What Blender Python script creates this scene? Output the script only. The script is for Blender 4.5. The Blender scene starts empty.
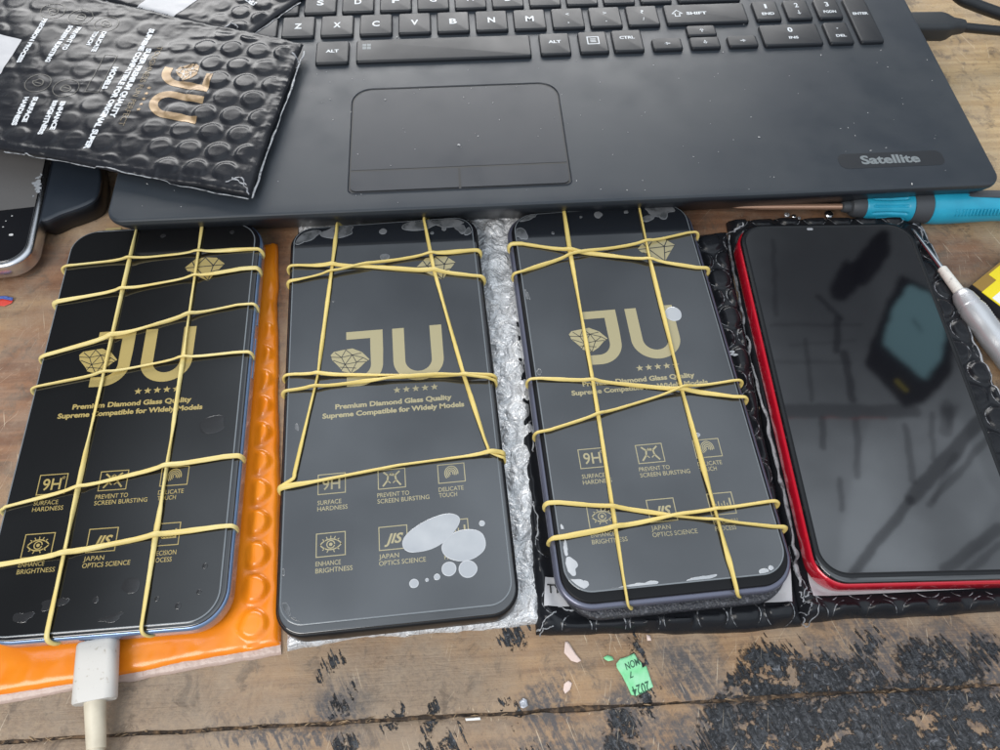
import bpy, bmesh, math, random
import numpy as np
from mathutils import Matrix, Vector
from mathutils.bvhtree import BVHTree
C = bpy.context.scene.collection
MM = 0.001
rng = np.random.default_rng(7)
random.seed(7)
# ------------------------------------------------------------------ camera (mm): eye 262 mm above the bench top
FOC, TH, ROLL, H = 765.304, math.radians(60.0703), math.radians(1.0936), 262.0
def at(px, py, z=0.0):
    """Point of the horizontal plane at height z (mm) seen at photo position px, py (1000 x 750)."""
    a, b = px-500, py-375
    cr, sr, c, s = math.cos(ROLL), math.sin(ROLL), math.cos(TH), math.sin(TH)
    u, v = cr*a+sr*b, -sr*a+cr*b
    d = (u/FOC, c-(v/FOC)*s, -s-(v/FOC)*c)
    t = (z-H)/d[2]
    return np.array([d[0]*t, d[1]*t, z])
def gdir(px, py):
    p = at(px, py, 0); return (p[0]/H, p[1]/H)

# ------------------------------------------------------------------ numpy noise
def _hash(ix, iy, seed):
    n = (ix.astype(np.int64)*374761393 + iy.astype(np.int64)*668265263 + seed*1442695) & 0x7fffffff
    n = ((n ^ (n >> 13))*1274126177) & 0x7fffffff
    return ((n ^ (n >> 16)) & 0xffff)/65535.0
def vnoise(x, y, seed=0):
    x = np.asarray(x, float); y = np.asarray(y, float)
    ix, iy = np.floor(x), np.floor(y); fx, fy = x-ix, y-iy
    fx = fx*fx*fx*(fx*(fx*6-15)+10); fy = fy*fy*fy*(fy*(fy*6-15)+10)
    a, b = _hash(ix, iy, seed), _hash(ix+1, iy, seed); c, d = _hash(ix, iy+1, seed), _hash(ix+1, iy+1, seed)
    return (a*(1-fx)+b*fx)*(1-fy)+(c*(1-fx)+d*fx)*fy
def fbm(x, y, seed=0, o=4):
    s = 0; a = .5; t = 0
    for k in range(o): s = s+a*vnoise(x*2**k, y*2**k, seed+k*17); t += a; a *= .5
    return s/t-.5
def ridge(x, y, seed=0, o=3):
    s = 0; a = .5; t = 0
    for k in range(o): s = s+a*(1-np.abs(vnoise(x*2**k, y*2**k, seed+k*31)*2-1)); t += a; a *= .5
    return s/t
def sstep(a, b, x):
    t = np.clip((x-a)/(b-a), 0, 1); return t*t*(3-2*t)

# ------------------------------------------------------------------ objects
def link(o, parent=None):
    C.objects.link(o)
    if parent is not None: o.parent = parent
    return o
def tag(o, label=None, cat=None, group=None, kind=None):
    for k, v in (('label', label), ('category', cat), ('group', group), ('kind', kind)):
        if v: o[k] = v
    return o
def empty(name, loc=(0, 0, 0), rz=0, label=None, cat=None, group=None, kind=None):
    o = bpy.data.objects.new(name, None); o.empty_display_size = .01
    o.location = Vector(loc)*MM; o.rotation_euler = (0, 0, rz)
    return tag(link(o), label, cat, group, kind)
class MB:
    """Collects faces in mm; build() links them as ONE mesh object."""
    def __init__(s): s.v = []; s.f = []; s.m = []
    def add(s, v, f, mi=0):
        o = len(s.v); s.v += [tuple(map(float, p)) for p in v]
        s.f += [tuple(i+o for i in q) for q in f]; s.m += [mi]*len(f); return s
    def loops(s, L, cap0=True, cap1=True, mi=0, closed=True):
        n = len(L[0]); V = [p for l in L for p in l]; F = []
        for k in range(len(L)-1):
            for i in range(n if closed else n-1):
                j = (i+1) % n; F.append((k*n+i, k*n+j, (k+1)*n+j, (k+1)*n+i))
        if cap0: F.append(tuple(reversed(range(n))))
        if cap1: F.append(tuple(range((len(L)-1)*n, len(L)*n)))
        return s.add(V, F, mi)
    def prism(s, poly, z0, z1, mi=0):
        return s.loops([[(p[0], p[1], z0) for p in poly], [(p[0], p[1], z1) for p in poly]], mi=mi)
    def flat(s, poly, z, mi=0):
        return s.add([(p[0], p[1], z) for p in poly], [tuple(range(len(poly)))], mi)
    def box(s, x0, x1, y0, y1, z0, z1, bev=0, mi=0):
        if not bev: return s.prism([(x0, y0), (x1, y0), (x1, y1), (x0, y1)], z0, z1, mi)
        return s.slab((x0+x1)/2, (y0+y1)/2, x1-x0, y1-y0, bev*1.5, z0, z1, bev, mi)
    def slab(s, cx, cy, w, l, r, z0, z1, bev, mi=0, low=None, n=8):
        """rounded rectangle plate with rounded upper (and lower) rims"""
        low = bev if low is None else low
        L = []
        if low > 0:
            for k in range(4):
                a = k/3*math.pi/2; L.append((low*(1-math.sin(a)), z0+low*(1-math.cos(a))))
        else: L.append((0, z0))
        if bev > 0:
            for k in range(5):
                a = k/4*math.pi/2; L.append((bev*(1-math.cos(a)), z1-bev*(1-math.sin(a))))
        else: L.append((0, z1))
        L.append((L[-1][0]+min(.4, r*.3), z1))
        return s.loops([[(cx+p[0], cy+p[1], z) for p in rrect(w-2*o, l-2*o, max(r-o, .05), n)] for o, z in L], mi=mi)
    def tube(s, P, r, n=8, closed=False, mi=0, flat=1.0, twist=None):
        P = np.array(P, float); m = len(P)
        R = np.full(m, r) if np.isscalar(r) else np.array(r)
        T = np.roll(P, -1, 0)-np.roll(P, 1, 0) if closed else np.gradient(P, axis=0)
        T /= np.linalg.norm(T, axis=1)[:, None]+1e-12
        up = np.array([0, 0, 1.]) if abs(T[0][2]) < .9 else np.array([1., 0, 0])
        L = []; N = np.cross(up, T[0]); N /= np.linalg.norm(N)
        for i in range(m):
            N = N-T[i]*(N@T[i]); N /= np.linalg.norm(N)+1e-12
            B = np.cross(T[i], N); N2, B2 = N, B
            if twist is not None: ct, st_ = math.cos(twist[i]), math.sin(twist[i]); N2, B2 = ct*N+st_*B, ct*B-st_*N
            L.append([P[i]+R[i]*(math.cos(a)*N2+flat*math.sin(a)*B2) for a in np.arange(n)*2*math.pi/n])
        if closed: return s.loops(L+[L[0]], False, False, mi)
        return s.loops(L, True, True, mi)
    def build(s, name, mats, parent=None, loc=None, rz=0, sharp=35, off=None):
        me = bpy.data.meshes.new(name)
        V = np.array(s.v, float)
        if off is not None: V = V-np.array(off)
        me.from_pydata((V*MM).tolist(), [], s.f)
        mats = mats if isinstance(mats, (list, tuple)) else [mats]
        for m in mats: me.materials.append(m)
        me.polygons.foreach_set('material_index', s.m)
        me.polygons.foreach_set('use_smooth', [True]*len(s.f))
        me.set_sharp_from_angle(angle=math.radians(sharp)); me.update()
        o = bpy.data.objects.new(name, me)
        if loc is not None: o.location = Vector(loc)*MM
        o.rotation_euler = (0, 0, rz)
        return link(o, parent)
def rrect(w, l, r, n=8):
    P = []
    for (sx, sy, a0) in ((1, 1, 0), (-1, 1, 90), (-1, -1, 180), (1, -1, 270)):
        for k in range(n+1):
            a = math.radians(a0+90*k/n); P.append((sx*(w/2-r)+r*math.cos(a), sy*(l/2-r)+r*math.sin(a)))
    return P
def smooth_path(P, n=10, closed=False):
    P = [np.array(p, float) for p in P]; out = []; m = len(P); g = lambda k: P[k % m] if closed else P[min(max(k, 0), m-1)]
    T = []
    for i in range(m):
        a, b, c = g(i-1), g(i), g(i+1); t = (c-a)/2; lim = min(np.linalg.norm(b-a), np.linalg.norm(c-b)) if closed or 0 < i < m-1 else 1e9
        L_ = np.linalg.norm(t); T.append(t*min(1, lim*1.1/(L_+1e-9)))
    for i in range(m if closed else m-1):
        b, c, tb, tc = g(i), g(i+1), T[i], T[(i+1) % m]
        for k in range(n):
            t = k/n; t2, t3 = t*t, t*t*t; out.append((2*t3-3*t2+1)*b+(t3-2*t2+t)*tb+(3*t2-2*t3)*c+(t3-t2)*tc)
    if not closed: out.append(P[-1])
    return out
def ellipse(cx, cy, rx, ry, rot=0, n=28, wob=0, seed=0):
    P = []
    for k in range(n):
        a = 2*math.pi*k/n; q = 1+wob*(vnoise(np.array(2+1.3*math.cos(a)), np.array(2+1.3*math.sin(a)), seed)*2-1)
        x, y = rx*q*math.cos(a), ry*q*math.sin(a)
        P.append((cx+x*math.cos(rot)-y*math.sin(rot), cy+x*math.sin(rot)+y*math.cos(rot)))
    return P

# ------------------------------------------------------------------ materials
def nodes(name):
    m = bpy.data.materials.new(name); m.use_nodes = True
    return m, m.node_tree.nodes, m.node_tree.links, m.node_tree.nodes['Principled BSDF']
def mat(name, col, rough=.5, metal=0, spec=.5, ior=1.5, coat=0, bump=(), var=None, rvar=None, alpha=1, trans=0, sheen=0, emis=None):
    """bump: (size mm, height mm, detail); var: (size mm, second colour, low, high)"""
    m, N, L, b = nodes(name)
    b.inputs['Base Color'].default_value = (*col, 1); b.inputs['Roughness'].default_value = rough
    b.inputs['Metallic'].default_value = metal; b.inputs['IOR'].default_value = ior
    b.inputs['Specular IOR Level'].default_value = spec; b.inputs['Coat Weight'].default_value = coat
    b.inputs['Coat Roughness'].default_value = .04; b.inputs['Alpha'].default_value = alpha
    b.inputs['Transmission Weight'].default_value = trans
    tc = N.new('ShaderNodeTexCoord')
    def noise(sz, det=3, st=None):
        n = N.new('ShaderNodeTexNoise'); n.inputs['Scale'].default_value = 1/(sz*MM); n.inputs['Detail'].default_value = det
        L.new(tc.outputs['Object'], n.inputs['Vector']); return n
    prev = None
    for sz, h, det in bump:
        n = noise(sz, det); bp = N.new('ShaderNodeBump'); bp.inputs['Distance'].default_value = h*MM; bp.inputs['Strength'].default_value = 1
        L.new(n.outputs['Fac'], bp.inputs['Height'])
        if prev: L.new(prev.outputs[0], bp.inputs['Normal'])
        prev = bp
    if prev: L.new(prev.outputs[0], b.inputs['Normal'])
    if var:
        sz, c2, lo, hi = var; n = noise(sz, 6); mr = N.new('ShaderNodeMapRange'); mr.inputs[1].default_value = lo; mr.inputs[2].default_value = hi
        L.new(n.outputs['Fac'], mr.inputs[0]); mx = N.new('ShaderNodeMix'); mx.data_type = 'RGBA'
        mx.inputs[6].default_value = (*col, 1); mx.inputs[7].default_value = (*c2, 1)
        L.new(mr.outputs[0], mx.inputs[0]); L.new(mx.outputs[2], b.inputs['Base Color'])
    if rvar:
        sz, lo, hi = rvar; n = noise(sz, 6); mr = N.new('ShaderNodeMapRange'); mr.inputs[1].default_value = .3; mr.inputs[2].default_value = .7
        mr.inputs[3].default_value = lo; mr.inputs[4].default_value = hi
        L.new(n.outputs['Fac'], mr.inputs[0]); L.new(mr.outputs[0], b.inputs['Roughness'])
    return m
M = {}
M['glass_black'] = mat('glass_black', (.006, .006, .008), .03, ior=1.75, coat=1)
M['film_gray'] = mat('film_gray', (.011, .013, .017), .05, ior=1.8, coat=1, rvar=(25, .04, .12))
M['film_dark'] = mat('film_dark', (.006, .006, .0065), .05, ior=1.7, coat=.6, rvar=(25, .04, .10))
M['glass_edge'] = mat('glass_edge', (.16, .175, .19), .12, coat=.6)  # lighter grey stands in for light caught in the glass edge
M['gold'] = mat('gold', (.36, .275, .095), .25, ior=1.7, coat=.6)
M['gold_pale'] = mat('gold_pale', (.33, .285, .15), .2, ior=1.75, coat=.8)
M['ink'] = mat('ink', (.03, .03, .03), .1, coat=.6)
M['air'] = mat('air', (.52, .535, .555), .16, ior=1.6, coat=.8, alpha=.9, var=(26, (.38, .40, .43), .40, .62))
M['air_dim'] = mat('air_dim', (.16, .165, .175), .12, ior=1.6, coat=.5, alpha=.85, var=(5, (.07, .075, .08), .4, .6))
M['rubber'] = mat('rubber', (.66, .505, .155), .42, bump=((.9, .05, 2),), var=(14, (.70, .55, .19), .4, .7))
M['rubber_pale'] = mat('rubber_pale', (.68, .565, .24), .42, bump=((.9, .05, 2),), var=(14, (.68, .51, .16), .4, .7))
M['frame_blue'] = mat('frame_blue', (.20, .29, .46), .24, metal=.6, coat=.6)
M['frame_black'] = mat('frame_black', (.006, .0065, .008), .38, spec=.3, coat=.1)
M['frame_lilac'] = mat('frame_lilac', (.13, .135, .185), .28, metal=.5, coat=.3)
M['frame_red'] = mat('frame_red', (.60, .006, .025), .22, metal=.25, coat=1)
M['gasket'] = mat('gasket', (.007, .007, .008), .4)
M['bezel'] = mat('bezel', (.004, .004, .005), .35, spec=.25)
M['grit'] = mat('grit', (.035, .036, .043), .35, bump=((.8, .6, 3),), var=(1.2, (.16, .16, .18), .55, .75))
M['port'] = mat('port', (.01, .01, .01), .5)
M['steel'] = mat('steel', (.62, .62, .64), .25, metal=1)
M['steel_dull'] = mat('steel_dull', (.56, .56, .58), .38, metal=.6, bump=((.5, .06, 2),))
M['deck'] = mat('deck', (.022, .028, .037), .46, spec=.45, bump=((.35, .012, 2),), var=(38, (.029, .035, .043), .38, .62), rvar=(17, .36, .52))
M['deck_side'] = mat('deck_side', (.012, .016, .024), .4)
M['keycap'] = mat('keycap', (.008, .010, .014), .40, spec=.4, bump=((.3, .008, 2),), rvar=(20, .36, .5))
M['pad'] = mat('pad', (.016, .020, .028), .38, spec=.45, bump=((.3, .006, 2),), rvar=(16, .33, .46))
M['plate'] = mat('plate', (.018, .020, .024), .35)
M['legend'] = mat('legend', (.62, .65, .68), .5)
M['legend_dim'] = mat('legend_dim', (.17, .19, .20), .45)
M['mailer'] = mat('mailer', (.013, .014, .017), .24, spec=.26, bump=((6, .14, 2),), rvar=(8, .16, .32))
M['mailer_soft'] = mat('mailer_soft', (.016, .017, .021), .24, spec=.24, bump=((8, .10, 2),), rvar=(8, .18, .32))
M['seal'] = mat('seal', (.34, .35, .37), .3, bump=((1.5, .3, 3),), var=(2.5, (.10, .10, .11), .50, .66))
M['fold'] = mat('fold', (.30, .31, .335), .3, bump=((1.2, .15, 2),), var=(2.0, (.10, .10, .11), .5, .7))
M['white_print'] = mat('white_print', (.58, .60, .63), .4)
M['copper_print'] = mat('copper_print', (.235, .155, .08), .34, metal=.3, var=(7, (.36, .25, .14), .45, .68))
M['bronze_print'] = mat('bronze_print', (.17, .135, .085), .35, metal=.3)
M['grey_print'] = mat('grey_print', (.10, .095, .085), .4)
M['label'] = mat('label', (.47, .47, .49), .5, bump=((3, .08, 3),))
M['orange'] = mat('orange', (.84, .225, .008), .22, spec=.6, bump=((9, .15, 2),), var=(18, (.88, .27, .015), .4, .65))
M['orange_edge'] = mat('orange_edge', (.46, .34, .29), .3, bump=((1.5, .2, 3),))
M['wrap'] = mat('wrap', (.33, .34, .37), .14, spec=.9, bump=((3.2, 1.1, 5), (1.1, .25, 3)), var=(2.4, (.62, .63, .66), .46, .60), rvar=(3, .10, .3))
def wrap_material():
    m, N, L, b = nodes('wrap')
    tc = N.new('ShaderNodeTexCoord'); h = None; lines = None
    def nz(sz, det, dist):
        n = N.new('ShaderNodeTexNoise'); n.inputs['Scale'].default_value = 1/(sz*MM); n.inputs['Detail'].default_value = det; n.inputs['Distortion'].default_value = dist; L.new(tc.outputs['Object'], n.inputs['Vector']); return n.outputs['Fac']
    def mth(op, a, c):
        n = N.new('ShaderNodeMath'); n.operation = op
        for k, v in enumerate((a, c)):
            if isinstance(v, (int, float)): n.inputs[k].default_value = v
            else: L.new(v, n.inputs[k])
        return n.outputs[0]
    for sz, dist, w in ((13, 1.2, 1.0), (6, 1.0, .8), (2.6, .6, .35)):
        a = mth('ABSOLUTE', mth('SUBTRACT', nz(sz, 3, dist), .5), 0)
        r = N.new('ShaderNodeMapRange'); L.new(a, r.inputs[0]); r.inputs[1].default_value = 0; r.inputs[2].default_value = .10; r.inputs[3].default_value = w; r.inputs[4].default_value = 0
        h = r.outputs[0] if h is None else mth('ADD', h, r.outputs[0])
    bp = N.new('ShaderNodeBump'); bp.inputs['Distance'].default_value = .0005; L.new(h, bp.inputs['Height']); L.new(bp.outputs[0], b.inputs['Normal'])
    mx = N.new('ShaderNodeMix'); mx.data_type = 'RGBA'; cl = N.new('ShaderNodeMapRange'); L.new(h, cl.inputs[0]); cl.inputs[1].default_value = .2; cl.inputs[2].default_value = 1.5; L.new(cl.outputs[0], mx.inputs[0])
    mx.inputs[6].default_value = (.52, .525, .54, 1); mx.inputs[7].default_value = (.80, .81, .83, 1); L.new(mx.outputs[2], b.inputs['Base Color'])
    b.inputs['Roughness'].default_value = .2; b.inputs['Specular IOR Level'].default_value = 1.0; b.inputs['Coat Weight'].default_value = 1.0; b.inputs['IOR'].default_value = 1.7
    return m
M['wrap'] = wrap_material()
M['cable_white'] = mat('cable_white', (.55, .53, .50), .45, bump=((.5, .03, 3),), var=(1.7, (.36, .32, .27), .62, .72))
M['cable_cream'] = mat('cable_cream', (.62, .56, .44), .5, var=(8, (.50, .44, .34), .45, .7))
M['plug_black'] = mat('plug_black', (.022, .025, .029), .45)
M['cord_black'] = mat('cord_black', (.012, .014, .017), .4)
M['blue_plastic'] = mat('blue_plastic', (.018, .33, .50), .38, spec=.5, bump=((.4, .01, 2),), var=(7, (.02, .38, .56), .4, .7))
M['grey_rubber'] = mat('grey_rubber', (.055, .06, .068), .55, bump=((.5, .03, 2),))
M['shaft'] = mat('shaft', (.58, .36, .25), .34, metal=.55)
M['knurl'] = mat('knurl', (.56, .57, .59), .36, metal=.55, bump=((.5, .05, 2),))
M['yellow'] = mat('yellow', (.82, .66, .02), .35)
M['paper_white'] = mat('paper_white', (.80, .79, .77), .5)
M['kapton'] = mat('kapton', (.30, .18, .04), .3)
M['green_paper'] = mat('green_paper', (.24, .70, .34), .75, bump=((2, .2, 3),), var=(4, (.36, .76, .46), .4, .65))
M['ink_dark'] = mat('ink_dark', (.03, .10, .06), .7)
M['pink_paper'] = mat('pink_paper', (.74, .58, .52), .7, bump=((1.5, .2, 3),))
M['crumb'] = mat('crumb', (.50, .50, .50), .6)
M['red_scrap'] = mat('red_scrap', (.65, .06, .04), .4)
M['blue_scrap'] = mat('blue_scrap', (.05, .10, .35), .4)
M['gadget'] = mat('gadget', (.018, .024, .034), .38, spec=.5, rvar=(15, .33, .42))
M['film_grey_tape'] = mat('film_grey_tape', (.105, .10, .098), .55, bump=((9, .2, 3),))
M['tan_tab'] = mat('tan_tab', (.42, .33, .15), .5)

# ------------------------------------------------------------------ text
_fc = {}
def text_geo(body, bold=0.0, shear=0.0):
    k = (body, bold, shear)
    if k in _fc: return _fc[k]
    cu = bpy.data.curves.new('t', 'FONT'); cu.body = body; cu.size = 1; cu.offset = bold; cu.shear = shear; cu.resolution_u = 3
    o = bpy.data.objects.new('t', cu); C.objects.link(o)
    bpy.context.view_layer.update()
    me = bpy.data.meshes.new_from_object(o.evaluated_get(bpy.context.evaluated_depsgraph_get()))
    V = np.array([v.co[:2] for v in me.vertices]); F = [tuple(p.vertices) for p in me.polygons]
    bpy.data.objects.remove(o); bpy.data.curves.remove(cu); bpy.data.meshes.remove(me)
    _fc[k] = (V, F); return V, F
def put_text(mb, body, x0, x1, y0, cap, z, bold=.0, shear=0, mi=0, M2=None):
    """text fitted between x0 and x1, baseline y0, capital height cap"""
    V, F = text_geo(body, bold, shear)
    Vx = (V[:, 0]-V[:, 0].min())/(V[:, 0].max()-V[:, 0].min())*(x1-x0)+x0
    base, _ = text_geo('H', bold, 0); ch = base[:, 1].max()-base[:, 1].min()
    Vy = (V[:, 1]-base[:, 1].min())/ch*cap+y0
    P = np.stack([Vx, Vy], 1)
    if M2 is not None: P = M2(P)
    mb.add([(p[0], p[1], z) for p in P], F, mi)
def stroke(mb, P, w, z, closed=False, mi=0):
    """flat ribbon along 2D points"""
    P = [np.array(p[:2], float) for p in P]; n = len(P); Lf, Rt = [], []
    for i in range(n):
        a = P[(i-1) % n] if (closed or i > 0) else P[i]; b = P[(i+1) % n] if (closed or i < n-1) else P[i]
        d1 = P[i]-a; d2 = b-P[i]
        d1 = d1/(np.linalg.norm(d1)+1e-9); d2 = d2/(np.linalg.norm(d2)+1e-9)
        t = d1+d2; t /= np.linalg.norm(t)+1e-9; nn = np.array([-t[1], t[0]])
        k = 1/max(.5, abs(nn@np.array([-d2[1], d2[0]])) if np.linalg.norm(d2) > .5 else 1)
        Lf.append(P[i]+nn*w/2*k); Rt.append(P[i]-nn*w/2*k)
    V = [(p[0], p[1], z) for p in Lf+Rt]
    F = [(i, n+i, n+(i+1) % n, (i+1) % n) for i in range(n if closed else n-1)]
    mb.add(V, F, mi)

# ------------------------------------------------------------------ world + lamp
def build_light():
    w = bpy.data.worlds.new('World'); bpy.context.scene.world = w; w.use_nodes = True
    N, L = w.node_tree.nodes, w.node_tree.links; N.clear()
    out = N.new('ShaderNodeOutputWorld'); bg = N.new('ShaderNodeBackground'); L.new(bg.outputs[0], out.inputs[0])
    tc = N.new('ShaderNodeTexCoord'); sx = N.new('ShaderNodeSeparateXYZ'); L.new(tc.outputs['Generated'], sx.inputs[0])
    def math_(op, a, b=None, clamp=False):
        n = N.new('ShaderNodeMath'); n.operation = op; n.use_clamp = clamp
        for k, v in enumerate((a, b)):
            if v is None: continue
            if isinstance(v, (int, float)): n.inputs[k].default_value = v
            else: L.new(v, n.inputs[k])
        return n.outputs[0]
    def mr(x, a, b, c=0., d=1., smooth=True):
        n = N.new('ShaderNodeMapRange'); n.interpolation_type = 'SMOOTHSTEP' if smooth else 'LINEAR'
        L.new(x, n.inputs[0])
        for i, v in zip((1, 2, 3, 4), (a, b, c, d)): n.inputs[i].default_value = v
        return n.outputs[0]
    def vm(op, a, b):
        n = N.new('ShaderNodeVectorMath'); n.operation = op
        for k, v in enumerate((a, b)):
            if isinstance(v, tuple): n.inputs[k].default_value = v
            elif v is not None: L.new(v, n.inputs[k])
        return n
    z = math_('MAXIMUM', sx.outputs[2], .02)
    gx, gy = math_('DIVIDE', sx.outputs[0], z), math_('DIVIDE', sx.outputs[1], z)
    cb = N.new('ShaderNodeCombineXYZ'); L.new(gx, cb.inputs[0]); L.new(gy, cb.inputs[1]); G = cb.outputs[0]
    nz = N.new('ShaderNodeTexNoise'); nz.inputs['Scale'].default_value = 4.5; nz.inputs['Detail'].default_value = 4; L.new(G, nz.inputs['Vector'])
    nz2 = N.new('ShaderNodeTexNoise'); nz2.inputs['Scale'].default_value = 30; nz2.inputs['Detail'].default_value = 2; L.new(G, nz2.inputs['Vector'])
    # world brightness painted for the screen reflections: dim left, pale middle, darker far right
    left = mr(gx, -.62, -.22, .10, 1.0)
    right = mr(gx, .30, .46, 1.0, .80)
    up = mr(gy, .25, .85, 1.2, .52)
    farr = mr(gy, .42, .66, 1.0, .50)
    isr = mr(gx, .30, .46, 0., 1.)
    fr = math_('ADD', math_('MULTIPLY', farr, isr), math_('SUBTRACT', 1.0, isr))
    Lm = math_('MULTIPLY', math_('MULTIPLY', left, right), math_('MULTIPLY', up, fr))
    Lm = math_('MULTIPLY', Lm, mr(nz.outputs['Fac'], .3, .7, .70, 1.22))
    # overhead level, then an even fill added near the horizon
    Lm = math_('MULTIPLY', Lm, WORLD_TOP)
    low = mr(sx.outputs[2], .30, .62, 1.0, 0.0)
    Lm = math_('ADD', math_('MULTIPLY', Lm, math_('SUBTRACT', 1.0, low)), math_('MULTIPLY', low, WORLD_LOW))
    dark = None
    wob = vm('SCALE', nz2.outputs['Color'], None); wob.inputs['Scale'].default_value = .010
    Gw = vm('ADD', G, wob.outputs[0]).outputs[0]; Gw = vm('SUBTRACT', Gw, (.005, .005, .005)).outputs[0]
    def seg(p, q, wd, k):
        a, b = np.array(gdir(*p)), np.array(gdir(*q)); d = b-a
        pa = vm('SUBTRACT', Gw, (a[0], a[1], 0)).outputs[0]
        t = vm('DOT_PRODUCT', pa, (d[0], d[1], 0)).outputs['Value']; t = math_('DIVIDE', t, float(d@d)+1e-9, True)
        s = vm('SCALE', (d[0], d[1], 0), None); L.new(t, s.inputs['Scale'])
        ln = vm('LENGTH', vm('SUBTRACT', pa, s.outputs[0]).outputs[0], None).outputs['Value']
        return mr(ln, wd*.62, wd*1.0, 1-k, 1.0)
    for p, q, wd, k in REFL_STREAKS:
        o = seg(p, q, wd, k); dark = o if dark is None else math_('MULTIPLY', dark, o)
    Lm = math_('MULTIPLY', Lm, dark)
    def poly(pts, soft=.012):
        """1 inside a convex reflected shape painted into the world (photo positions of its mirror image)"""
        g = [np.array(gdir(*p)) for p in pts]; cen = sum(g)/len(g); o = None
        for i in range(len(g)):
            a, b = g[i-1], g[i]; d = b-a; n = np.array([-d[1], d[0]])/np.linalg.norm(d)
            if (cen-a)@n < 0: n = -n
            t = vm('DOT_PRODUCT', Gw, (n[0], n[1], 0)).outputs['Value']; t = mr(math_('SUBTRACT', t, float(a@n)), -soft*.4, soft*.6)
            o = t if o is None else math_('MULTIPLY', o, t)
        return o
    for pts, k in POLYS: Lm = math_('MULTIPLY', Lm, math_('SUBTRACT', 1.0, math_('MULTIPLY', poly(pts), k)))
    def blend(colA, colB, f):
        n = N.new('ShaderNodeMix'); n.data_type = 'RGBA'
        L.new(f, n.inputs[0])
        for i, v in ((6, colA), (7, colB)):
            if isinstance(v, tuple): n.inputs[i].default_value = (*v, 1)
            else: L.new(v, n.inputs[i])
        return n.outputs[2]
    tint = vm('SCALE', (.90, 1.0, 1.10), None); L.new(Lm, tint.inputs['Scale'])
    col = tint.outputs[0]
    for pts, c in TINTS: col = blend(col, c, poly(pts))
    for p, q, wd, k, c in GLOWS:
        col = blend(c, col, seg(p, q, wd, k))
    L.new(col, bg.inputs[0]); bg.inputs[1].default_value = 1.0
    w.cycles.sampling_method = 'MANUAL'; w.cycles.sample_map_resolution = 512
def lamp(name, loc, target, sx, sy, power, col):
    l = bpy.data.lights.new(name, 'AREA'); l.shape = 'RECTANGLE'; l.size = sx; l.size_y = sy; l.energy = power; l.color = col
    o = bpy.data.objects.new(name, l); o.location = loc
    o.rotation_euler = (Vector(target)-Vector(loc)).to_track_quat('-Z', 'Y').to_euler(); C.objects.link(o); return o
WORLD_TOP, WORLD_LOW = 1.12, .36
REFL_STREAKS = [((818, 296), (841, 318), .006, .6), ((838, 318), (836, 350), .007, .6), ((844, 352), (853, 400), .008, .6), ((806, 340), (812, 400), .005, .4),  # dark reflections of wires and beams, painted into the world colour
         ((773, 240), (776, 315), .005, .35), ((770, 325), (860, 325), .004, .3), ((775, 362), (850, 362), .004, .25), ((790, 345), (855, 340), .004, .2),
         ((780, 411), (912, 411), .014, .45), ((982, 420), (911, 499), .012, .6), ((911, 499), (852, 576), .008, .6), ((990, 436), (930, 505), .006, .45), ((1000, 528), (945, 570), .009, .5), ((1000, 545), (968, 572), .006, .4), ((955, 455), (935, 500), .006, .3),
         ((822, 419), (823, 448), .006, .5), ((841, 480), (841, 508), .005, .45), ((857, 420), (857, 476), .006, .45), ((905, 426), (914, 482), .006, .45), ((931, 413), (934, 460), .005, .4),
         ((947, 405), (946, 432), .012, .35)]
POLYS = [([(868, 241), (881, 229), (890, 231), (892, 254), (866, 288), (850, 286), (852, 262)], .95), ([(828, 291), (836, 270), (848, 262), (866, 257), (866, 280), (846, 303), (832, 300)], .95), ([(840, 262), (848, 258), (852, 268), (842, 272)], .9),  # reflected silhouettes painted into the world brightness
         ([(900, 274), (924, 284), (956, 314), (953, 372), (926, 404), (903, 408), (862, 363), (868, 345)], .93), ([(938, 404), (962, 405), (948, 434)], .5), ([(870, 418), (960, 418), (1000, 500), (960, 572), (835, 572), (850, 480)], -.22)]
TINTS = [([(910, 284), (930, 292), (949, 317), (943, 359), (925, 381), (881, 344), (892, 308)], (.36, .66, .76)), ([(911, 322), (913, 317), (924, 331), (923, 334)], (.12, .24, .28))]  # teal reflected block painted into the world colour
GLOWS = [((898, 382), (906, 390), .006, .7, (.5, .42, .06)),  # reflected bright spots and streak painted into the world colour
         ((788, 418), (888, 418), .002, .5, (.7, .2, .18)), ((206, 238), (204, 250), .022, .55, (1.3, 1.3, 1.3))]
build_light()
lamp('back_light', (-.15, 1.25, .50), (0, .16, 0), 1.3, .42, 15, (1.0, .985, .97))  # unseen area lamp from the back for the palm rest sheen
lamp('ceiling_light', (-.45, -.42, .75), (0, .16, 0), .55, .55, 7.4, (1.0, .97, .93))

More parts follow.
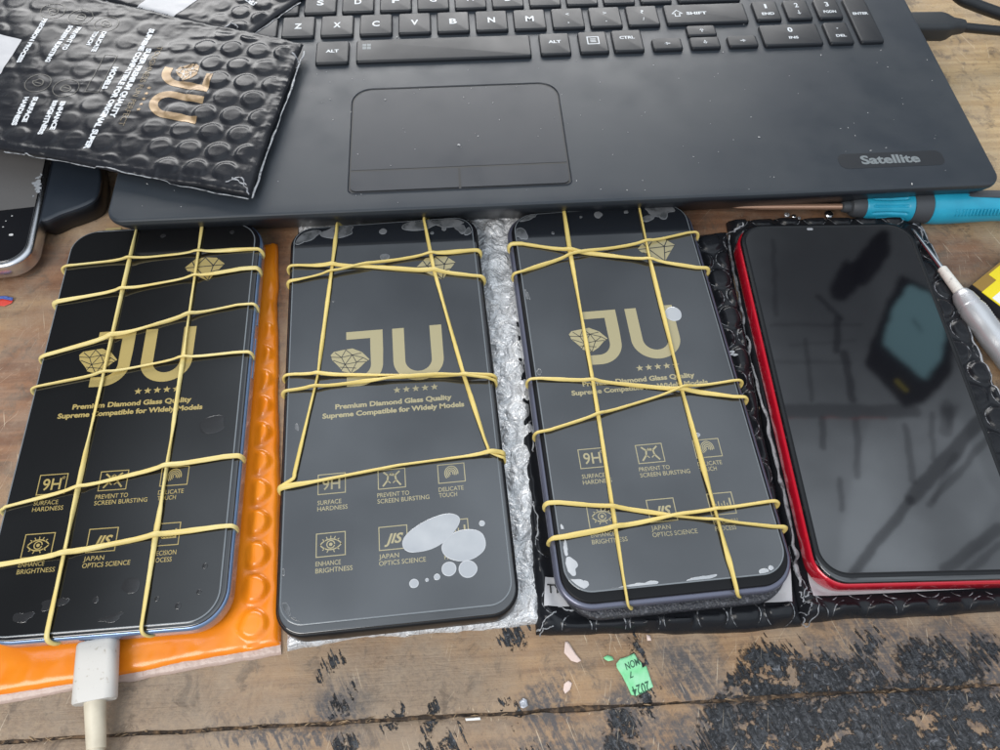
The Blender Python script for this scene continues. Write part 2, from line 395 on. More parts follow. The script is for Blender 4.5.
# ------------------------------------------------------------------ workbench
def wood_material():
    m, N, L, b = nodes('bench_wood')
    tc = N.new('ShaderNodeTexCoord')
    sc = N.new('ShaderNodeVectorMath'); sc.operation = 'SCALE'; sc.inputs['Scale'].default_value = 1000; L.new(tc.outputs['Object'], sc.inputs[0])
    P = sc.outputs[0]
    def mapping(rot, sca, src=None):
        n = N.new('ShaderNodeMapping'); n.vector_type = 'POINT'
        r = N.new('ShaderNodeMapping'); r.inputs['Rotation'].default_value = (0, 0, rot); L.new(src or P, r.inputs[0])
        n.inputs['Scale'].default_value = (*sca, 1); L.new(r.outputs[0], n.inputs[0]); return n.outputs[0]
    def noise(v, s=1, d=4, rgh=.55, dist=0):
        n = N.new('ShaderNodeTexNoise'); n.inputs['Scale'].default_value = s; n.inputs['Detail'].default_value = d
        n.inputs['Roughness'].default_value = rgh; n.inputs['Distortion'].default_value = dist; L.new(v, n.inputs['Vector']); return n
    def mr(x, a, b_, c=0., d=1.):
        n = N.new('ShaderNodeMapRange'); n.interpolation_type = 'SMOOTHSTEP'; L.new(x, n.inputs[0])
        for i, v in zip((1, 2, 3, 4), (a, b_, c, d)): n.inputs[i].default_value = v
        return n.outputs[0]
    def mx(a, b_, f, mode='MIX'):
        n = N.new('ShaderNodeMix'); n.data_type = 'RGBA'; n.blend_type = mode
        if isinstance(f, float): n.inputs[0].default_value = f
        else: L.new(f, n.inputs[0])
        for i, v in ((6, a), (7, b_)):
            if isinstance(v, tuple): n.inputs[i].default_value = (*v, 1)
            else: L.new(v, n.inputs[i])
        return n.outputs[2]
    def mt(op, a, b_):
        n = N.new('ShaderNodeMath'); n.operation = op
        for k, v in enumerate((a, b_)):
            if isinstance(v, (int, float)): n.inputs[k].default_value = v
            else: L.new(v, n.inputs[k])
        return n.outputs[0]
    g1 = noise(mapping(-GRAIN, (.012, .22)), 1, 6, .6, .6).outputs['Fac']
    g2 = noise(mapping(-GRAIN, (.05, 1.6)), 1, 5, .6).outputs['Fac']
    bl = noise(P, .035, 5, .6).outputs['Fac']
    fine = noise(P, .6, 6, .7).outputs['Fac']
    col = mx((0.231, 0.130, 0.068), (0.406, 0.252, 0.134), mr(g1, .30, .66))
    col = mx(col, (0.315, 0.218, 0.139), mr(bl, .42, .66, 0., .75))
    col = mx(col, (0.140, 0.075, 0.039), mr(g2, .60, .74, 0., .38))
    col = mx(col, (0.462, 0.328, 0.197), mr(fine, .60, .78, 0., .5))
    col = mx(col, (0.105, 0.063, 0.039), mr(fine, .40, .26, 0., .6))
    # blob masks (position px -> mm on the bench)
    wn = noise(P, .13, 8, .70); wv = N.new('ShaderNodeVectorMath'); wv.operation = 'SUBTRACT'; L.new(wn.outputs['Color'], wv.inputs[0]); wv.inputs[1].default_value = (0.350, 0.316, 0.274)
    def blob(px, py, rx, ry, rot=0., warp=10, soft=.25, src=None):
        c = at(px, py, 0)
        s = N.new('ShaderNodeVectorMath'); s.operation = 'SCALE'; s.inputs['Scale'].default_value = warp*1.5; L.new(wv.outputs[0], s.inputs[0])
        a = N.new('ShaderNodeVectorMath'); a.operation = 'ADD'; L.new(src or P, a.inputs[0]); L.new(s.outputs[0], a.inputs[1])
        d = N.new('ShaderNodeVectorMath'); d.operation = 'SUBTRACT'; L.new(a.outputs[0], d.inputs[0]); d.inputs[1].default_value = (c[0], c[1], 0)
        mp = mapping(-rot, (1/rx, 1/ry), d.outputs[0])
        f = N.new('ShaderNodeVectorMath'); f.operation = 'MULTIPLY'; L.new(mp, f.inputs[0]); f.inputs[1].default_value = (1, 1, 0)
        l = N.new('ShaderNodeVectorMath'); l.operation = 'LENGTH'; L.new(f.outputs[0], l.inputs[0])
        return mr(l.outputs['Value'], 1+soft, 1-soft)
    # a second copy of the position dragged along the scrubbing direction, so that stains end in smears
    sm = noise(mapping(1.05, (.045, .55)), 1, 4, .6, .4).outputs['Fac']; smv = N.new('ShaderNodeVectorMath'); smv.operation = 'SCALE'; smv.inputs[0].default_value = (math.cos(1.05), math.sin(1.05), 0)
    L.new(mt('MULTIPLY', mt('SUBTRACT', sm, .5), 26.0), smv.inputs['Scale'])
    smp = N.new('ShaderNodeVectorMath'); smp.operation = 'ADD'; L.new(P, smp.inputs[0]); L.new(smv.outputs[0], smp.inputs[1]); Psm = smp.outputs[0]
    def union(lst, **kw):
        o = None
        for q in lst:
            k = blob(*q, **kw); o = k if o is None else mt('MAXIMUM', o, k)
        return o
    # golden, less worn wood at the right; ruddy wood at the left and behind the phones
    col = mx(col, mx((.54, .385, .205), (.40, .265, .13), mr(g1, .35, .65)), union([(960, 60, 60, 70), (985, 140, 30, 60)], warp=14, soft=.5))
    col = mx(col, mx((0.252, 0.120, 0.060), (0.154, 0.066, 0.033), mr(g1, .4, .62)), union([(720, 215, 60, 18), (275, 300, 8, 60), (60, 262, 40, 14), (15, 400, 16, 40), (950, 250, 24, 12)], warp=12, soft=.5))
    col = mx(col, mx((0.231, 0.167, 0.118), (0.321, 0.234, 0.161), mr(fine, .35, .65)), union([(120, 700, 60, 20), (420, 680, 30, 16), (20, 735, 50, 9)], warp=18, soft=.6))
    mott = noise(P, .11, 7, .72, .6).outputs['Fac']
    col = mx(col, (.085, .058, .042), mr(mott, .51, .66, 0., .68))
    col = mx(col, (.06, .045, .036), mr(noise(P, .45, 6, .75, .4).outputs['Fac'], .58, .70, 0., .6))
    col = mx(col, (.50, .37, .24), mr(mott, .42, .30, 0., .35))
    col = mx(col, (.36, .30, .235), mr(noise(P, .05, 6, .65, .3).outputs['Fac'], .36, .66, .06, .36))
    # rubbed-in grey stains, then thick tar
    gst = union([(560, 690, 8, 9), (965, 655, 26, 15), (885, 650, 14, 18), (985, 630, 10, 7), (905, 632, 7, 6), (720, 735, 14, 7), (860, 650, 20, 8), (812, 700, 22, 9), (700, 655, 10, 9), (600, 735, 30, 6), (350, 690, 9, 6), (690, 725, 12, 7), (735, 690, 10, 8), (300, 720, 26, 3), (640, 700, 10, 9), (980, 300, 12, 10), (965, 345, 8, 20)], warp=14, soft=.5, src=Psm)
    col = mx(col, (.085, .082, .088), mt('MULTIPLY', gst, mr(mt('ADD', mt('MULTIPLY', fine, .5), mt('MULTIPLY', sm, .5)), .40, .56, .12, .92)))
    tar = union([(773, 668, 8, 11), (785, 648, 7, 4), (757, 722, 14, 13), (842, 672, 16, 7), (815, 680, 9, 5), (948, 660, 13, 9), (925, 664, 8, 7), (858, 722, 27, 14), (925, 728, 24, 13), (980, 708, 14, 10), (905, 690, 6, 4), (880, 640, 3, 4), (800, 742, 8, 4), (728, 700, 4, 3), (745, 680, 3, 5), (990, 636, 5, 4), (962, 690, 8, 3), (700, 742, 5, 2), (860, 640, 2, 3),
                 (643, 651, 1.6, 6), (653, 690, 2.5, 5), (629, 716, 5, 4), (626, 744, 7, 4), (520, 631, 4.5, 3), (352, 692, 2.6, 2.2), (403, 704, 2.6, 2), (434, 738, 3, 2.4), (459, 730, 3, 4), (337, 655, 3, 2.6), (439, 706, 1.6, 4), (350, 737, 4, 2.6), (524, 702, 1.8, 2.4), (539, 746, 4, 2), (470, 745, 2, 3), (510, 692, 1.5, 1.4)], warp=11, soft=.10, src=Psm)
    hn = noise(P, .16, 8, .72, .25).outputs['Fac']
    hole = mr(hn, .425, .465)
    tar = mt('MULTIPLY', tar, mt('MAXIMUM', hole, .12))
    tfine = noise(P, .42, 7, .72, 1.6).outputs['Fac']
    tstk = noise(mapping(1.15, (.10, .75)), 1, 5, .65, .8).outputs['Fac']
    tcol = mx((.024, .026, .030), (.085, .09, .10), mr(mt('ADD', mt('MULTIPLY', tstk, .45), mt('MULTIPLY', tfine, .55)), .44, .60))
    tcol = mx(tcol, (.28, .29, .32), mr(tfine, .57, .68, 0., .75))
    tcol = mx(tcol, (.012, .013, .016), mr(tfine, .42, .30, 0., .9))
    col = mx(col, tcol, tar)
    # scratches: pale thin lines in several directions
    for rot, sca, lo, amt, cc in ((1.2, (.05, 1.5), .70, .6, (.74, .62, .46)), (-.9, (.04, 1.4), .72, .5, (.72, .60, .44)), (1.75, (.06, 1.8), .70, .55, (.76, .65, .50)), (.15, (.03, 1.2), .72, .5, (.10, .07, .05)), (2.2, (.05, 1.3), .73, .5, (.12, .09, .07))):
        s = noise(mapping(rot, sca), 1, 2, .5, .3).outputs['Fac']
        col = mx(col, cc, mt('MULTIPLY', mr(s, lo-.03, lo+.03, 0., amt*.85), mr(noise(mapping(rot+.4, (.018, .018)), 1, 2).outputs['Fac'], .44, .58)))
    spk = noise(P, 1.1, 3, .6).outputs['Fac']
    col = mx(col, (.62, .58, .52), mr(spk, .72, .78, 0., .75))
    L.new(col, b.inputs['Base Color'])
    rr = mr(fine, .3, .7, .5, .75); rr2 = N.new('ShaderNodeMix'); rr2.data_type = 'FLOAT'; L.new(tar, rr2.inputs[0]); L.new(rr, rr2.inputs[2]); rr2.inputs[3].default_value = .24
    L.new(rr2.outputs[0], b.inputs['Roughness']); b.inputs['Specular IOR Level'].default_value = .4
    hgt = mt('ADD', mt('MULTIPLY', fine, .35), mt('MULTIPLY', g2, .25))
    hgt = mt('ADD', hgt, mt('MULTIPLY', tar, mt('ADD', .25, mt('MULTIPLY', tfine, 1.3))))
    bp = N.new('ShaderNodeBump'); bp.inputs['Distance'].default_value = .0011; bp.inputs['Strength'].default_value = .9
    L.new(hgt, bp.inputs['Height']); L.new(bp.outputs[0], b.inputs['Normal'])
    return m
sa, sb = at(0, 742, 0), at(1000, 684, 0)
GRAIN = math.atan2(sb[1]-sa[1], sb[0]-sa[0])
M['bench'] = wood_material()
M['underside'] = mat('underside', (.03, .022, .016), .9)
def bench():
    root = empty('workbench', (0, 0, 0), 0, 'worn brown wooden workbench top with scratches and black tar stains', 'workbench', kind='structure')
    e = np.array([math.cos(GRAIN), math.sin(GRAIN)]); n = np.array([-e[1], e[0]]); o = sa[:2]
    A = np.arange(-260, 620, 1.1)
    def plank(b0, b1, gapside, seed):
        span = abs(b1-b0); B = np.concatenate([np.array([0, .15, .4, .8, 1.4, 2.2, 3.2]), np.linspace(5, span, max(6, int(span/8)))])
        sgn = 1 if b1 > b0 else -1
        edge = .12+.75*np.abs(fbm(A*.05, A*0+seed, seed, 4))*2+.35*ridge(A*.25, A*0+3, seed+5, 2)*(vnoise(A*.04, A*0, seed+9) > .5)
        GA, GB = np.meshgrid(A, B)
        prof = np.where(GB < 3.2, -1.0*(1-np.clip(GB/3.2, 0, 1))**2*(.5+vnoise(GA*.09, GA*0, seed+3)), 0)
        Z = prof+.10*fbm(GA*.06, GB*.3, seed+1)
        bb = b0+sgn*(edge[None, :]*np.clip(1-GB/6, 0, 1)+GB)
        X = o[0]+e[0]*GA+n[0]*bb; Y = o[1]+e[1]*GA+n[1]*bb
        top = np.stack([X, Y, Z], -1).reshape(-1, 3); na, nb = len(A), len(B)
        low = top[:na].copy(); low[:, 2] = -14
        V = np.concatenate([low, top]); F = []
        idx = np.arange((nb+1)*na).reshape(nb+1, na)
        q = np.stack([idx[:-1, :-1], idx[:-1, 1:], idx[1:, 1:], idx[1:, :-1]], -1).reshape(-1, 4)
        if sgn < 0: q = q[:, ::-1]
        mb = MB(); mb.v = V.tolist(); mb.f = [tuple(r) for r in q.tolist()]; mb.m = [0]*len(mb.f)
        mb.build('plank', M['bench'], root, sharp=60)
    plank(.12, 520, 1, 11)
    plank(-.12, -75, -1, 23)
    mb = MB(); n_ = 900; t_ = np.linspace(-20, 420, n_); zz = -1.5+1.5*fbm(t_*.35, t_*0, 77, 4)
    V = []
    for t, z in zip(t_, zz):
        for b_, k in ((-1.8, -.8), (-.5, .0), (.5, .25*math.sin(t*3.1)), (1.8, -.8)): V.append((*(o+e*t+n*b_), min(z+k, -.12)))
    mb.add(V, [(4*i+k, 4*i+k+1, 4*i+k+5, 4*i+k+4) for i in range(n_-1) for k in range(3)]); mb.build('seam_dirt', mat('seam_dirt', (.045, .032, .024), .9, bump=((1.0, .5, 4),), var=(2.2, (.20, .125, .07), .48, .68)), root, sharp=180)
    mb = MB(); q = [o+e*-260+n*-80, o+e*620+n*-80, o+e*620+n*520, o+e*-260+n*520]
    mb.prism([tuple(p) for p in q], -22, -13.6); mb.build('underboard', M['underside'], root)  # added unseen board that stops world light coming up through the seam
    # splinters and dust caught in the seam
    mb = MB()
    for k in range(90):
        a = random.uniform(-5, 320); b_ = random.gauss(.0, .45); p = o+e*a+n*b_; t = GRAIN+random.gauss(0, .35); ln = random.uniform(.5, 3.0)
        d = np.array([math.cos(t), math.sin(t)]); z = random.uniform(-1.2, .1); r = random.uniform(.08, .28)
        mb.tube([(*(p-d*ln/2), z), (*p, z+random.uniform(0, .35)), (*(p+d*ln/2), z-.2)], [r*.4, r, r*.3], 5)
    mb.build('splinter', mat('splinter', (.34, .23, .13), .7, var=(4, (.06, .045, .035), .45, .6)), root)
bench()

# ------------------------------------------------------------------ laptop
LOC, LPSI = (210.362, 233.81), math.radians(4.6679)
ZD = 25.0
def laptop():
    root = empty('laptop', (LOC[0], LOC[1], 0), LPSI, 'open dark blue grey laptop behind the four phones', 'laptop')
    W, D = 371.5, 250.0
    mb = MB()
    cx, cy = -W/2, D/2
    def loop(o, z, r=7): return [(cx+p[0], cy+p[1], z) for p in rrect(W-2*o, D-2*o, max(r-o, .5), 10)]
    mb.loops([loop(12, 5), loop(9, 7), loop(2.0, 19), loop(.2, 22.4), loop(0, 23.6), loop(.25, 24.5), loop(.9, 24.95), loop(1.3, ZD)])
    body = mb.build('base', [M['deck'], M['deck_side']], root)
    me = body.data
    for p in me.polygons:
        if max(me.vertices[i].co.z for i in p.vertices) < .0227: p.material_index = 1
    mb = MB()
    for x in (-W+25, -25):
        for y in (25, D-25): mb = MB(); mb.loops([[(x+p[0], y+p[1], z) for p in rrect(14, 10, 4, 5)] for z in (0, 5.5)]); mb.build('rubber_foot', M['grey_rubber'], root)
    # touchpad: shallow inset with raised far rim, two buttons
    mb = MB(); tx, ty, tw, tl = -228.1, 41.5, 92.5, 62.5
    def prect(w, l, n=10):
        P = []
        for (sx, sy, a0, r) in ((1, 1, 0, 9), (-1, 1, 90, 9), (-1, -1, 180, 2.6), (1, -1, 270, 2.6)):
            for k in range(n+1): a = math.radians(a0+90*k/n); P.append((sx*(w/2-r)+r*math.cos(a), sy*(l/2-r)+r*math.sin(a)))
        return P
    ring = lambda w, l, r, z: [(tx+p[0], ty+p[1], z) for p in prect(w, l)]
    mb.loops([ring(tw+1.2, tl+1.2, 9.6, ZD+.02), ring(tw+.7, tl+.7, 9.3, ZD+.40), ring(tw+.1, tl+.1, 9, ZD+.08)], False, False)
    tp = mb.build('touchpad', M['deck_side'], root)
    def cut(poly_y0, poly_y1, x0, x1):
        P = prect(tw-1.1, tl-1.1); Q = [(tx+a, ty+b) for a, b in P]
        for ax, val, s in ((1, poly_y0, 1), (1, poly_y1, -1), (0, x0, 1), (0, x1, -1)):
            R = []
            for i in range(len(Q)):
                a, b = Q[i-1], Q[i]; ia, ib = s*(a[ax]-val) >= 0, s*(b[ax]-val) >= 0
                if ia != ib:
                    t = (val-a[ax])/(b[ax]-a[ax]); R.append((a[0]+t*(b[0]-a[0]), a[1]+t*(b[1]-a[1])))
                if ib: R.append(b)
            Q = R
        return Q
    mb = MB(); mb.prism(cut(22.9, 200, -1000, 1000), ZD-.2, ZD+.10); mb.build('pad_surface', M['pad'], tp)
    for x0, x1 in ((-1000, -228.75), (-227.75, 1000)):
        mb = MB(); mb.prism(cut(-100, 21.7, x0, x1), ZD-.2, ZD+.30); mb.build('pad_button', M['pad'], tp)
    mb = MB(); mb.flat(ring(tw, tl, 9, 0), ZD+.03); mb.build('pad_gap', M['port'], tp)
    # keys
    def key(x0, x1, y0, y1, legs=()):
        zt = ZD+1.7; cx, cy, w, l = (x0+x1)/2, (y0+y1)/2, x1-x0, y1-y0
        mb = MB(); mb.loops([[(cx+p[0], cy+p[1], z) for p in rrect(w-2*o, l-2*o, max(1.3-o*.5, .3), 4)] for o, z in ((0, ZD-.2), (.1, ZD+.9), (.35, zt-.3), (.65, zt-.05), (.95, zt))])
        k = mb.build('key', M['keycap'], root)
        if legs:
            lb = MB()
            for (t, lx0, lx1, ly, cap, bold) in legs:
                put_text(lb, t, lx0, lx1, ly, cap, zt+.03, bold)
            lb.build('legend', M['legend'], k)
        return k
    def glyph(k, polys, dim=False):
        lb = MB()
        for P in polys:
            if len(P) == 2: stroke(lb, P, .45, ZD+1.73)
            else: lb.flat(P, ZD+1.73)
        lb.build('legend', M['legend'], k)
    wid = {'I': 1.0, 'M': 4.3, 'W': 4.3}
    for i, ch in enumerate('SDFGHJKL'):
        c = -292+18.4*i; key(c-7.9, c+7.9, 126.6, 142.2, [(ch, c-1.7, c+1.7, 132.8, 3.8, .02)])
    for i, (a, b) in enumerate(((':', ';'), ('"', "'"))):
        c = -292+18.4*(8+i); key(c-7.9, c+7.9, 126.6, 142.2, [(a, c-.5, c+.5, 135.8, 2.6, .02), (b, c-.5, c+.5, 131, 2.2, .02)])
    key(-115.5, -84, 126.6, 142.2, [('ENTER', -113, -104, 133, 2.0, .02)])
    key(-318.5, -302.3, 126.6, 142.2, [('A', -312, -308.4, 132.8, 3.8, .02)])
    key(-350, -311.5, 109.2, 124.8)
    for i, ch in enumerate('ZXCVBNM'):
        c = -301.7+18.55*i; w = 2.0 if ch == 'M' else 1.75
        key(c-7.9, c+7.9, 109.2, 124.8, [(ch, c-w, c+w, 115.3, 3.9, .025)])
    for i, (a, b) in enumerate((('<', ','), ('>', '.'), ('?', '/'))):
        c = -171.8+18.4*i; key(c-7.9, c+7.9, 109.2, 124.8, [(a, c-.8, c+.8, 118.6, 2.3, .01), (b, c-.4, c+.4, 113.2, 2.2, .01)])
    k = key(-124, -83.6, 109.6, 124.8, [('SHIFT', -113.4, -103.4, 116.3, 2.1, .03)])
    lb = MB(); stroke(lb, [(-120.5, 117.4), (-118, 120), (-115.5, 117.4), (-116.9, 117.4), (-116.9, 115.4), (-119.1, 115.4), (-119.1, 117.4)], .45, ZD+1.73, True); lb.build('legend', M['legend'], k)
    for a, b, y0, y1, t1, t2 in ((-79.6, -67.0, 110.2, 125.4, '1', 'END'), (-64.0, -51.6, 110.2, 125.4, '2', ''), (-48.6, -36.4, 110.2, 125.4, '3', 'PGDN')):
        c = (a+b)/2; w_ = .55 if t1 == '1' else .95; lg = [(t1, c-w_, c+w_, 119.3, 3.3, .015)]
        if t2: lg.append((t2, c-3.1, c+3.1, 114.2, 1.9, .03))
        k = key(a, b, y0, y1, lg)
        if not t2: glyph(k, [[(c, 117), (c, 114)], [(c-1, 115), (c, 113.8), (c+1, 115)]])
    key(-33.6, -22, 91.6, 125.4, [('ENTER', -31.6, -24, 112, 1.9, .03)])
    key(-292.4, -276.8, 89.6, 105.6, [('ALT', -287.6, -281.6, 97.2, 2.0, .03)])
    k = key(-273.6, -191.4, 89.9, 105.8)
    lb = MB()
    for a in (0, 1):
        for b in (0, 1): lb.flat([(-270.6+a*2.1, 98.6+b*2.1), (-268.8+a*2.1, 98.6+b*2.1), (-268.8+a*2.1, 100.4+b*2.1), (-270.6+a*2.1, 100.4+b*2.1)], ZD+1.73)
    lb.build('legend', M['legend_dim'], k)
    key(-187.3, -172.6, 90.5, 106.2, [('ALT', -183, -177, 98.5, 2.0, .03)])
    k = key(-168.6, -154.6, 90.8, 106.4)
    lb = MB(); stroke(lb, [(-164.3, 97), (-159, 97), (-159, 102), (-164.3, 102)], .5, ZD+1.73, True)
    for y in (98.5, 99.5, 100.5): stroke(lb, [(-163, y), (-160.3, y)], .4, ZD+1.73)
    lb.build('legend', M['legend'], k)
    key(-152.4, -137.8, 91, 106.8, [('CTRL', -148.8, -141.6, 99.8, 2.0, .03)])
    def arrow(x0, x1, y0, y1, dx, dy):
        k = key(x0, x1, y0, y1); cx, cy = (x0+x1)/2, (y0+y1)/2; s = 1.3
        glyph(k, [[(cx-dx*s, cy-dy*s), (cx+dx*s, cy+dy*s)], [(cx+dx*1.6, cy+dy*1.6), (cx-dy*1.0, cy+dx*1.0), (cx+dy*1.0, cy-dx*1.0)]])
    arrow(-133.8, -119.4, 91.2, 99.8, -1, 0); arrow(-115.6, -101.2, 100.4, 108.4, 0, 1)
    arrow(-115.6, -101.2, 91.4, 99.8, 0, -1); arrow(-97.4, -83, 91.6, 99.8, 1, 0)
    key(-80.2, -51.6, 91.4, 107, [('0', -66.9, -64.5, 100.8, 3.3, .03), ('INS', -67.6, -63, 95.8, 1.8, .03)])
    key(-48.6, -36.6, 91.4, 107.4, [('.', -42.9, -42.1, 102, 3, .03), ('DEL', -44.6, -39.6, 96, 1.8, .03)])
    # name plate
    mb = MB(); mb.loops([[(-43+p[0], 16.6+p[1], z) for p in rrect(46, 8.6, 3.2, 8)] for z in (ZD-.1, ZD+.06)]); pl = mb.build('name_plate', M['plate'], root)
    lb = MB(); put_text(lb, 'Satellite', -56.3, -30.6, 14.4, 5.0, ZD+.1, .035); lb.build('lettering', M['legend_dim'], pl)
    # dust specks on the deck
    mb = MB()
    for px, py, r in ((459, 145, 1.3), (478, 136, .7), (397, 37, 1.0), (744, 24, .8), (723, 52, .7), (821, 55, .8), (759, 137, .8), (414, 93, .4), (330, 82, .4), (330, 99, .5), (415, 149, .35), (538, 136, .4), (628, 132, .4), (912, 184, 1.1), (774, 177, .5), (600, 82, .5), (854, 123, .35), (902, 98, .35), (627, 190, .6), (683, 146, .35), (645, 190, .4)):
        p = at(px, py, ZD+.2); dx, dy = p[0]-LOC[0], p[1]-LOC[1]; c, s = math.cos(LPSI), math.sin(LPSI); zz = ZD+.12 if dy < 85 else ZD+.1
        x, y = c*dx+s*dy, -s*dx+c*dy
        q = ellipse(x, y, r*.55, r*.32, random.uniform(0, 3), 8, .3, int(px)); mb.loops([[(a, b, zz) for a, b in q], [(x+(a-x)*.6, y+(b-y)*.6, zz+.3*r) for a, b in q]])
    rg = np.random.default_rng(5); cs, sn = math.cos(LPSI), math.sin(LPSI)
    for _ in range(95):
        x, y = rg.uniform(-360, -4), rg.uniform(3, 88); r = rg.uniform(.12, .34); zz = ZD+.04
        if -276 < x < -180 and 8 < y < 75: zz = ZD+.2
        q = ellipse(x, y, r*rg.uniform(.6, 2.2), r*.5, rg.uniform(0, 3), 6); mb.loops([[(a, b, zz) for a, b in q], [(x+(a-x)*.6, y+(b-y)*.6, zz+.15) for a, b in q]])
    tag(mb.build('dust', M['crumb'], root), kind='stuff')
laptop()

# ------------------------------------------------------------------ phones
PH = {1: dict(c=(-132.699, 129.459), psi=.0986, w=74.99, l=163.63), 2: dict(c=(-40.677, 135.02), psi=.1200, w=74.43, l=162.62),
      3: dict(c=(50.086, 145.861), psi=.11824, w=73.92, l=160.54), 4: dict(c=(138.971, 145.296), psi=.0419, w=72.4, l=149.1)}
ZT = 14.0
def toloc(k, px, py, z=ZT):
    P = at(px, py, z); d = PH[k]; x, y = P[0]-d['c'][0], P[1]-d['c'][1]; c, s = math.cos(d['psi']), math.sin(d['psi'])
    return np.array([c*x+s*y, -s*x+c*y])
def arc(cx, cy, rx, ry, a0, a1, n=14):
    return [(cx+rx*math.cos(math.radians(a0+(a1-a0)*k/n)), cy+ry*math.sin(math.radians(a0+(a1-a0)*k/n))) for k in range(n+1)]
def strip(mb, out, inn, z, mi=0):
    n = len(out); mb.add([(*p, z) for p in out]+[(*p, z) for p in inn], [(i, i+1, n+i+1, n+i) for i in range(n-1)], mi)
def logo(mb, z, T=lambda p: p, mi=0, mk=1):
    add = lambda P: mb.flat([T(p) for p in P], z, mi)
    J_out = [(-15.7, 27.5), (-1.8, 27.5), (-1.8, 18)]+arc(-11.3, 12.4, 9.3, 9.2, 0, -90)+[(-15.6, 3.3)]
    J_in = [(-15.7, 24.0), (-6.6, 24.0), (-6.6, 18)]+arc(-11.3, 12.4, 4.8, 5.0, 0, -90)+[(-15.6, 7.4)]
    strip(mb, [T(p) for p in J_out], [T(p) for p in J_in], z, mi)
    U_out = [(1.9, 27.4)]+arc(11.4, 12.6, 9.5, 9.0, 180, 360, 22)+[(20.9, 27.6)]
    U_in = [(6.4, 27.4)]+arc(11.4, 12.6, 5.0, 5.0, 180, 360, 22)+[(16.3, 27.6)]
    strip(mb, [T(p) for p in U_out], [T(p) for p in U_in], z, mi)
    D = [(-21.6, 17.6), (-20.4, 19.0), (-17, 19.5), (-13.4, 19.9), (-9.8, 17.9), (-7.0, 14.4), (-8.6, 13.3), (-11.2, 10.6), (-13.9, 8.9), (-17.3, 10.2), (-18, 11.6), (-21, 15.4)]
    mb.flat([T(p) for p in D], z+.04, mi)
    for seg in (((-21.6, 16.8), (-17.5, 16.2), (-13.5, 17.0), (-9.4, 15.4), (-7.6, 14)), ((-17.5, 16.2), (-15.8, 19.6)), ((-13.5, 17), (-15.8, 19.4)), ((-13.5, 17), (-10, 17.6)), ((-20.6, 15.2), (-16.2, 13.0), (-11.9, 13.6), (-8.4, 13.6)), ((-17.5, 16.2), (-16.2, 13)), ((-13.5, 17), (-16.2, 13)), ((-13.5, 17), (-11.9, 13.6)), ((-9.4, 15.4), (-11.9, 13.6)), ((-16.2, 13), (-17.6, 10.6)), ((-16.2, 13), (-14, 9)), ((-11.9, 13.6), (-14, 9)), ((-17.5, 16.2), (-20, 18.6)), ((-18, 12), (-12, 11))):
        stroke(mb, [T(p) for p in seg], .28, z+.07, mi=mk)
def star(cx, cy, r): return [(cx+(r if k % 2 == 0 else r*.42)*math.sin(math.pi*k/5), cy+(r if k % 2 == 0 else r*.42)*math.cos(math.pi*k/5)) for k in range(10)]
